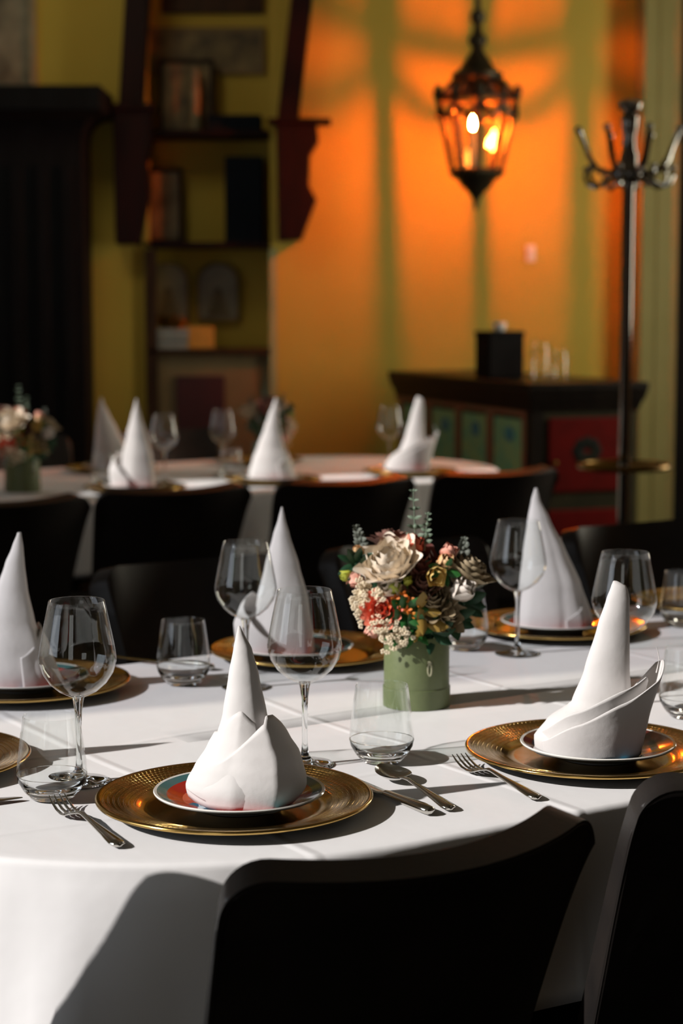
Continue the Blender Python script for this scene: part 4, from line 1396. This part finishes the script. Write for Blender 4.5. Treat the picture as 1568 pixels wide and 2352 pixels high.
# long left side: rust rails with green panels
sd_ = MB()
sd_.box((iN - 0.012, iN + 0.05, HC - 0.135), (iN, LYc - iN, HC - 0.115))
sd_.box((iN - 0.012, iN + 0.05, 0.58), (iN, LYc - iN, 0.63))
sd_.box((iN - 0.012, iN + 0.05, 0.28), (iN, LYc - iN, 0.32))
for yy in (0.085, 0.43, 0.76, 1.09, 1.43):
    sd_.box((iN - 0.012, yy - 0.03, 0.08), (iN, yy + 0.03, HC - 0.135))
sd_.build('rail', M['chest_redframe'], parent=cbn, smooth=False)
MB().box((iN - 0.014, iN - 0.014, 0.07), (iN + 0.04, iN + 0.04, HC - 0.115)).build('corner_post', M['chest_top'], parent=cbn, smooth=False)
for y0, y1 in ((0.125, 0.39), (0.47, 0.72), (0.80, 1.05), (1.13, 1.39)):
    for z0, z1 in ((0.64, 0.89), (0.33, 0.57)):
        pn = MB().box((iN - 0.009, y0, z0), (iN + 0.001, y1, z1)).build('painted_panel', M['chest_green'], parent=cbn, smooth=False)
        mb = MB()
        ym, zm = (y0 + y1) / 2, (z0 + z1) / 2
        for k in range(7):
            a = 2 * pi * k / 7
            mb.ball((iN - 0.0095, ym + 0.030 * cos(a) - 0.02, zm + 0.06 + 0.018 * sin(a)), 0.016, 8, (0.12, 1, 1))
        mb.build('flower_motif', M['chest_blue'], parent=pn)
# right face: dark frame with red doors
for z0, z1 in ((0.60, 0.90), (0.10, 0.53)):
    pn = MB().box((0.10, iN - 0.010, z0), (LXc - 0.085, iN + 0.001, z1)).build('door', M['chest_red'], parent=cbn, smooth=False, mods=(('bevel', 0.006, 2),))
    mb = MB()
    xm, zm = 0.27, z0 + 0.55 * (z1 - z0)
    for k in range(8):
        a = 2 * pi * k / 8
        mb.ball((xm + 0.042 * cos(a), iN - 0.010, zm + 0.034 * sin(a)), 0.026, 8, (1, 0.12, 1))
    mb.build('flower_motif', M['chest_dark'], parent=pn)
    MB().ball((0.125, iN - 0.018, z0 + 0.12), 0.011, 10).build('knob', M['brass'], parent=pn)


def on_cab(x, y):
    return (0.742 + x * cos(CA) - y * sin(CA), 7.40 + x * sin(CA) + y * cos(CA))


kb = empty('tea_box', (*on_cab(0.155, 0.62), HC + 0.001), CA)
tag(kb, 'black lacquered box standing on the painted cabinet', 'box')
MB().box((-0.080, -0.075, 0), (0.080, 0.075, 0.175)).build('body', M['dark_box'], parent=kb, smooth=False, mods=(('bevel', 0.004, 2),))
ld = MB().box((-0.083, -0.078, 0.175), (0.083, 0.078, 0.198)).build('lid', M['dark_box'], parent=kb, smooth=False, mods=(('bevel', 0.004, 2),))
cu = MB().lathe([(0, 0), (0.02, 0), (0.026, 0.012), (0.028, 0.035), (0.025, 0.036), (0.02, 0.015), (0, 0.012)], 24).build('small_cup', M['white_plastic'], loc=(*on_cab(0.155, 0.62), HC + 0.1995))
tag(cu, 'small white cup on top of the black box', 'cup')
for i, (x, y, lab) in enumerate(((0.29, 0.50, 'glass jar beside the black box on the cabinet'), (0.345, 0.42, 'smaller glass jar at the right on the cabinet'))):
    s = (1.0, 0.8)[i]
    j = empty('glass_jar', (*on_cab(x, y), HC + 0.001))
    tag(j, lab, 'jar', 'glass jars on the cabinet')
    MB().lathe([(0, 0), (0.040 * s, 0), (0.044 * s, 0.008), (0.044 * s, 0.115 * s), (0.036 * s, 0.135 * s), (0.034 * s, 0.135 * s), (0.042 * s, 0.113 * s), (0.042 * s, 0.010), (0, 0.008)], 32).build('jar_body', M['glass'], parent=j)
    MB().lathe([(0, 0.136 * s), (0.038 * s, 0.136 * s), (0.038 * s, 0.15 * s), (0.012 * s, 0.16 * s), (0, 0.175 * s)], 32).build('lid', M['glass'], parent=j)
sw = empty('wall_switch', (0.925, BY - 0.001, 1.60))
tag(sw, 'small white wall switch right of the lantern', 'switch')
MB().box((-0.022, -0.010, -0.04), (0.022, 0, 0.04)).build('plate', M['white_plastic'], parent=sw, smooth=False, mods=(('bevel', 0.004, 2),))
MB().box((-0.012, -0.016, -0.02), (0.012, -0.010, 0.02)).build('rocker', M['white_plastic'], parent=sw, smooth=False, mods=(('bevel', 0.003, 2),))

# ------------------------------------------------------------------ black cabinet at left
bk = empty('fireplace_surround', (-1.66, BY - 0.005, 0))
tag(bk, 'tall black fireplace surround with projecting mantel at the left edge', 'fireplace')
XR = 0.44          # right edge of the piers, local
MB().box((-0.86, -0.30, 0), (XR, 0, 2.14)).build('body', M['black_wood'], parent=bk, smooth=False, mods=(('bevel', 0.008, 2),))
cv = MB()
rows = []
for i in range(9):
    a = pi / 2 * i / 8
    o_ = 0.15 * (1 - cos(a))
    rows.append([(-0.86, -0.30 - o_, 2.13 + 0.11 * sin(a)), (XR + o_ * 0.7, -0.30 - o_, 2.13 + 0.11 * sin(a)), (XR + o_ * 0.7, 0, 2.13 + 0.11 * sin(a))])
cv.grid(rows)
cv.build('cove', M['black_wood'], parent=bk)
MB().box((-0.86, -0.48, 2.24), (XR + 0.113, 0, 2.355)).build('mantel_shelf', M['black_wood'], parent=bk, smooth=False, mods=(('bevel', 0.01, 2),))
pl_ = MB()
for x0, x1 in ((0.10, 0.16), (0.22, 0.28), (0.34, 0.40)):
    pl_.box((x0, -0.315, 0.15), (x1, -0.30, 2.0))
pl_.build('fluting', M['black_wood'], parent=bk, smooth=False, mods=(('bevel', 0.006, 2),))

pc = empty('framed_picture', (-1.665, BY - 0.002, 2.62))
tag(pc, 'large muted painting in a frame above the black mantel', 'picture')
MB().box((-0.30, -0.03, -0.245), (0.165, -0.008, 0.45)).build('canvas', M['muted_picture'], parent=pc, smooth=False)
fm = MB()
fm.box((-0.34, -0.045, -0.262), (0.192, 0, -0.235)); fm.box((0.165, -0.045, -0.235), (0.192, 0, 0.45)); fm.box((-0.34, -0.045, -0.235), (-0.30, 0, 0.45)); fm.box((-0.34, -0.045, 0.45), (0.192, 0, 0.48))
fm.build('frame', M['mat_board'], parent=pc, smooth=False)

# ------------------------------------------------------------------ recess with shelves
def wz(y):   # height of a level seen on the back wall plane
    return 1.35 + (700 - y) * BY / 4300.0


shelves = [(wz(312), 'dark red shelf board at the top of the niche'), (wz(562), 'dark red shelf board in the middle of the niche'), (wz(804), 'dark shelf board low in the niche above the maroon panel')]
for i, (z, lab) in enumerate(shelves):
    o = MB().box((NX0 + 0.002, BY - 0.03, z - 0.018), (NX1 - 0.002, BY + 0.298, z + 0.008)).build('wall_shelf', M['red_wood'] if i < 2 else M['brown_wood'], smooth=False, mods=(('bevel', 0.004, 2),))
    tag(o, lab, 'shelf', 'shelves in the niche')
sp1 = MB().box((NX0 - 0.005, BY - 0.03, 0.0), (NX0 + 0.05, BY - 0.001, wz(575))).build('niche_post', M['brown_wood'], smooth=False)
tag(sp1, 'dark brown upright at the left of the niche', 'post')
tp = MB().box((NX0 + 0.06, BY + 0.26, wz(30)), (NX1 - 0.04, BY + 0.298, wz(-120))).build('dark_panel', M['brown_wood'], smooth=False)
tag(tp, 'dark brown board at the top of the niche, cut by the upper edge', 'board')


def pict(name, x0, x1, z0, z1, y, canvas, frame, label, cat='picture'):
    e = empty(name, ((x0 + x1) / 2, y, z0))
    tag(e, label, cat)
    w_, h_ = (x1 - x0) / 2, z1 - z0
    MB().box((-w_ + 0.015, -0.016, 0.015), (w_ - 0.015, -0.004, h_ - 0.015)).build('canvas', M[canvas], parent=e, smooth=False)
    f_ = MB()
    f_.box((-w_, -0.024, 0), (w_, 0, 0.02)); f_.box((-w_, -0.024, h_ - 0.02), (w_, 0, h_)); f_.box((-w_, -0.024, 0.02), (-w_ + 0.02, 0, h_ - 0.02)); f_.box((w_ - 0.02, -0.024, 0.02), (w_, 0, h_ - 0.02))
    f_.build('frame', M[frame], parent=e, smooth=False)
    return e


def wx(x, Y=BY + 0.25):
    return (x - 784) * Y / 4300.0


SH = [s[0] + 0.009 for s in shelves]
pict('framed_picture', wx(352), wx(610), SH[0] + 0.30, wz(62), BY + 0.29, 'dark_picture', 'tan_panel', 'wide dark painting high in the niche')
pict('framed_picture', wx(375), wx(500), SH[0], SH[0] + 0.36, BY + 0.20, 'dark_picture', 'red_wood', 'dark figure painting leaning on the top shelf')
fg = MB().lathe([(0, 0), (0.03, 0), (0.034, 0.02), (0.022, 0.10), (0.03, 0.18), (0.02, 0.24), (0.024, 0.28), (0.014, 0.31), (0, 0.315)], 20).build('figurine', M['porcelain'], loc=(wx(455, BY + .1), BY + 0.08, SH[0]))
tag(fg, 'pale slender figurine on the top shelf of the niche', 'figurine')
o = MB().box((wx(485, BY + .1), BY + 0.0, SH[0]), (wx(604, BY + .1), BY + 0.20, SH[0] + 0.075)).build('storage_box', M['navy'], smooth=False, mods=(('bevel', 0.004, 2),))
tag(o, 'flat dark box lying on the top shelf at right', 'box')
o = MB().box((wx(520, BY + .05), BY + 0.03, SH[1]), (wx(605, BY + .05), BY + 0.22, SH[1] + 0.415)).build('folder_box', M['navy'], smooth=False, mods=(('bevel', 0.004, 2),))
tag(o, 'tall navy box file standing on the middle shelf at right', 'box')
pict('framed_picture', wx(345), wx(425), SH[1] + 0.0, SH[1] + 0.37, BY + 0.22, 'muted_picture', 'red_wood', 'small muted picture standing on the middle shelf at left')
for i, (px, lab) in enumerate(((388, 'left arched painted tile standing above the low shelf'), (502, 'right arched painted tile standing above the low shelf'))):
    e = empty('arched_tile', (wx(px), BY + 0.27, SH[2] + (0.14 if i == 0 else 0.14)))
    tag(e, lab, 'tile', 'arched tiles in the niche')
    pts = [(-0.10, 0.0), (0.10, 0.0), (0.10, 0.19)] + [(0.10 * cos(a), 0.19 + 0.09 * sin(a)) for a in [pi * k / 14 for k in range(1, 14)]] + [(-0.10, 0.19)]
    mb = MB(); n = len(pts)
    mb.add([(x, -0.012, z) for x, z in pts] + [(x, 0.0, z) for x, z in pts], [tuple(range(n)), tuple(reversed(range(n, 2 * n)))] + [(k, n + k, n + (k + 1) % n, (k + 1) % n) for k in range(n)])
    mb.build('tile', M['porcelain'], parent=e, smooth=False)
    rim = MB(); rim.tube([(x, -0.012, z) for x, z in pts], 0.009, 6, closed=True); rim.build('rim', M['tan_panel'], parent=e)
    mb = MB()
    pts2 = [(-0.055, 0.015), (0.06, 0.015), (0.012, 0.16), (-0.012, 0.16)]
    mb.add([(x, -0.014, z) for x, z in pts2] + [(x, -0.0125, z) for x, z in pts2], [(0, 1, 2, 3), (7, 6, 5, 4), (0, 4, 5, 1), (1, 5, 6, 2), (2, 6, 7, 3), (3, 7, 4, 0)])
    mb.build('painted_tree', M['dark_picture'], parent=e, smooth=False)
for k, (h0, mt, lab) in enumerate(((0.0, 'paper', 'bottom grey book of the pile on the low shelf'), (0.034, 'porcelain', 'middle book of the pile on the low shelf'), (0.066, 'paper', 'top grey book of the pile on the low shelf'))):
    bkk = empty('book', (wx(392, BY + .1), BY + 0.1, SH[2] + h0), 0.04 * k)
    tag(bkk, lab, 'book', 'books on the low shelf')
    MB().box((-0.095, -0.09, 0.003), (0.093, 0.09, 0.028)).build('pages', M['paper'], parent=bkk, smooth=False)
    cv_ = MB(); cv_.box((-0.1, -0.095, 0), (0.097, 0.095, 0.003)); cv_.box((-0.1, -0.095, 0.028), (0.097, 0.095, 0.031)); cv_.box((-0.103, -0.095, 0), (-0.097, 0.095, 0.031))
    cv_.build('cover', M['navy' if k == 1 else 'paper'], parent=bkk, smooth=False)
bw = MB().lathe([(0, 0), (0.03, 0), (0.05, 0.03), (0.058, 0.06), (0.054, 0.06), (0.045, 0.03), (0, 0.008)], 28).build('brass_bowl', M['brass'], loc=(wx(385, BY + .1), BY + 0.1, SH[2] + 0.099))
tag(bw, 'small brass bowl on top of the book pile', 'bowl')
o = MB().box((wx(432, BY + .1), BY + 0.04, SH[2]), (wx(492, BY + .1), BY + 0.12, SH[2] + 0.11)).build('card_box', M['yellow_card'], smooth=False, mods=(('bevel', 0.003, 2),))
tag(o, 'small yellow box beside the books on the low shelf', 'box')
pn = empty('niche_cupboard', ((NX0 + NX1) / 2, BY + 0.02, 0))
tag(pn, 'tan cupboard front with a maroon panel below the low shelf', 'cupboard')
hw = (NX1 - NX0) / 2 - 0.005
MB().box((-hw, 0, 0), (hw, 0.27, shelves[2][0] - 0.019)).build('body', M['tan_panel'], parent=pn, smooth=False)
MB().box((-0.165, -0.02, 0.72), (0.075, 0.0, wz(862))).build('door', M['maroon'], parent=pn, smooth=False, mods=(('bevel', 0.006, 2),))


# ------------------------------------------------------------------ oxblood brackets with slanting braces
def bracket(label, outline, zc_, brace, width, Y0):
    e = empty('timber_bracket', (0, 0, 0))
    tag(e, label, 'bracket', 'carved brackets beside the niche')
    n = len(outline)
    mb = MB()
    mb.add([(x, Y0, z) for x, z in outline] + [(x, BY - 0.002, z) for x, z in outline], [tuple(range(n)), tuple(reversed(range(n, 2 * n)))] + [(k, n + k, n + (k + 1) % n, (k + 1) % n) for k in range(n)])
    mb.build('corbel', M['red_wood'], parent=e, smooth=False, mods=(('bevel', 0.006, 2),))
    x0, x1, z0, z1 = zc_
    MB().box((x0, Y0 - 0.03, z0), (x1, BY - 0.002, z1)).build('cap', M['red_wood'], parent=e, smooth=False, mods=(('bevel', 0.004, 2),))
    (xa, za), (xb, zb) = brace
    mb = MB()
    pts = [(xa - width, za), (xa + width, za), (xb + width, zb), (xb - width, zb)]
    mb.add([(x, Y0 + 0.02, z) for x, z in pts] + [(x, BY - 0.002, z) for x, z in pts], [(0, 1, 2, 3), (7, 6, 5, 4), (0, 4, 5, 1), (1, 5, 6, 2), (2, 6, 7, 3), (3, 7, 4, 0)])
    mb.build('brace', M['red_wood'], parent=e, smooth=False)
    return e


YB = BY - 0.16


def bx(x):
    return (x - 784) * YB / 4300.0


def bz(y):
    return 1.35 + (700 - y) * YB / 4300.0


bracket('oxblood carved bracket and slanting brace at the right of the niche',
        [(bx(x), bz(y)) for x, y in ((640, 555), (636, 292), (728, 292), (732, 330), (712, 362), (710, 430), (727, 462), (708, 510), (692, 552))],
        (bx(618), bx(760), bz(292), bz(282)), ((bx(662), bz(282)), (bx(733), CZ - 0.01)), 0.050, YB)
bracket('oxblood carved bracket and slanting brace at the left of the niche',
        [(bx(x), bz(y)) for x, y in ((270, 562), (267, 250), (352, 250), (352, 330), (340, 380), (345, 450), (330, 520), (322, 562))],
        (bx(266), bx(360), bz(262), bz(250)), ((bx(306), bz(250)), (bx(346), CZ - 0.01)), 0.055, YB)
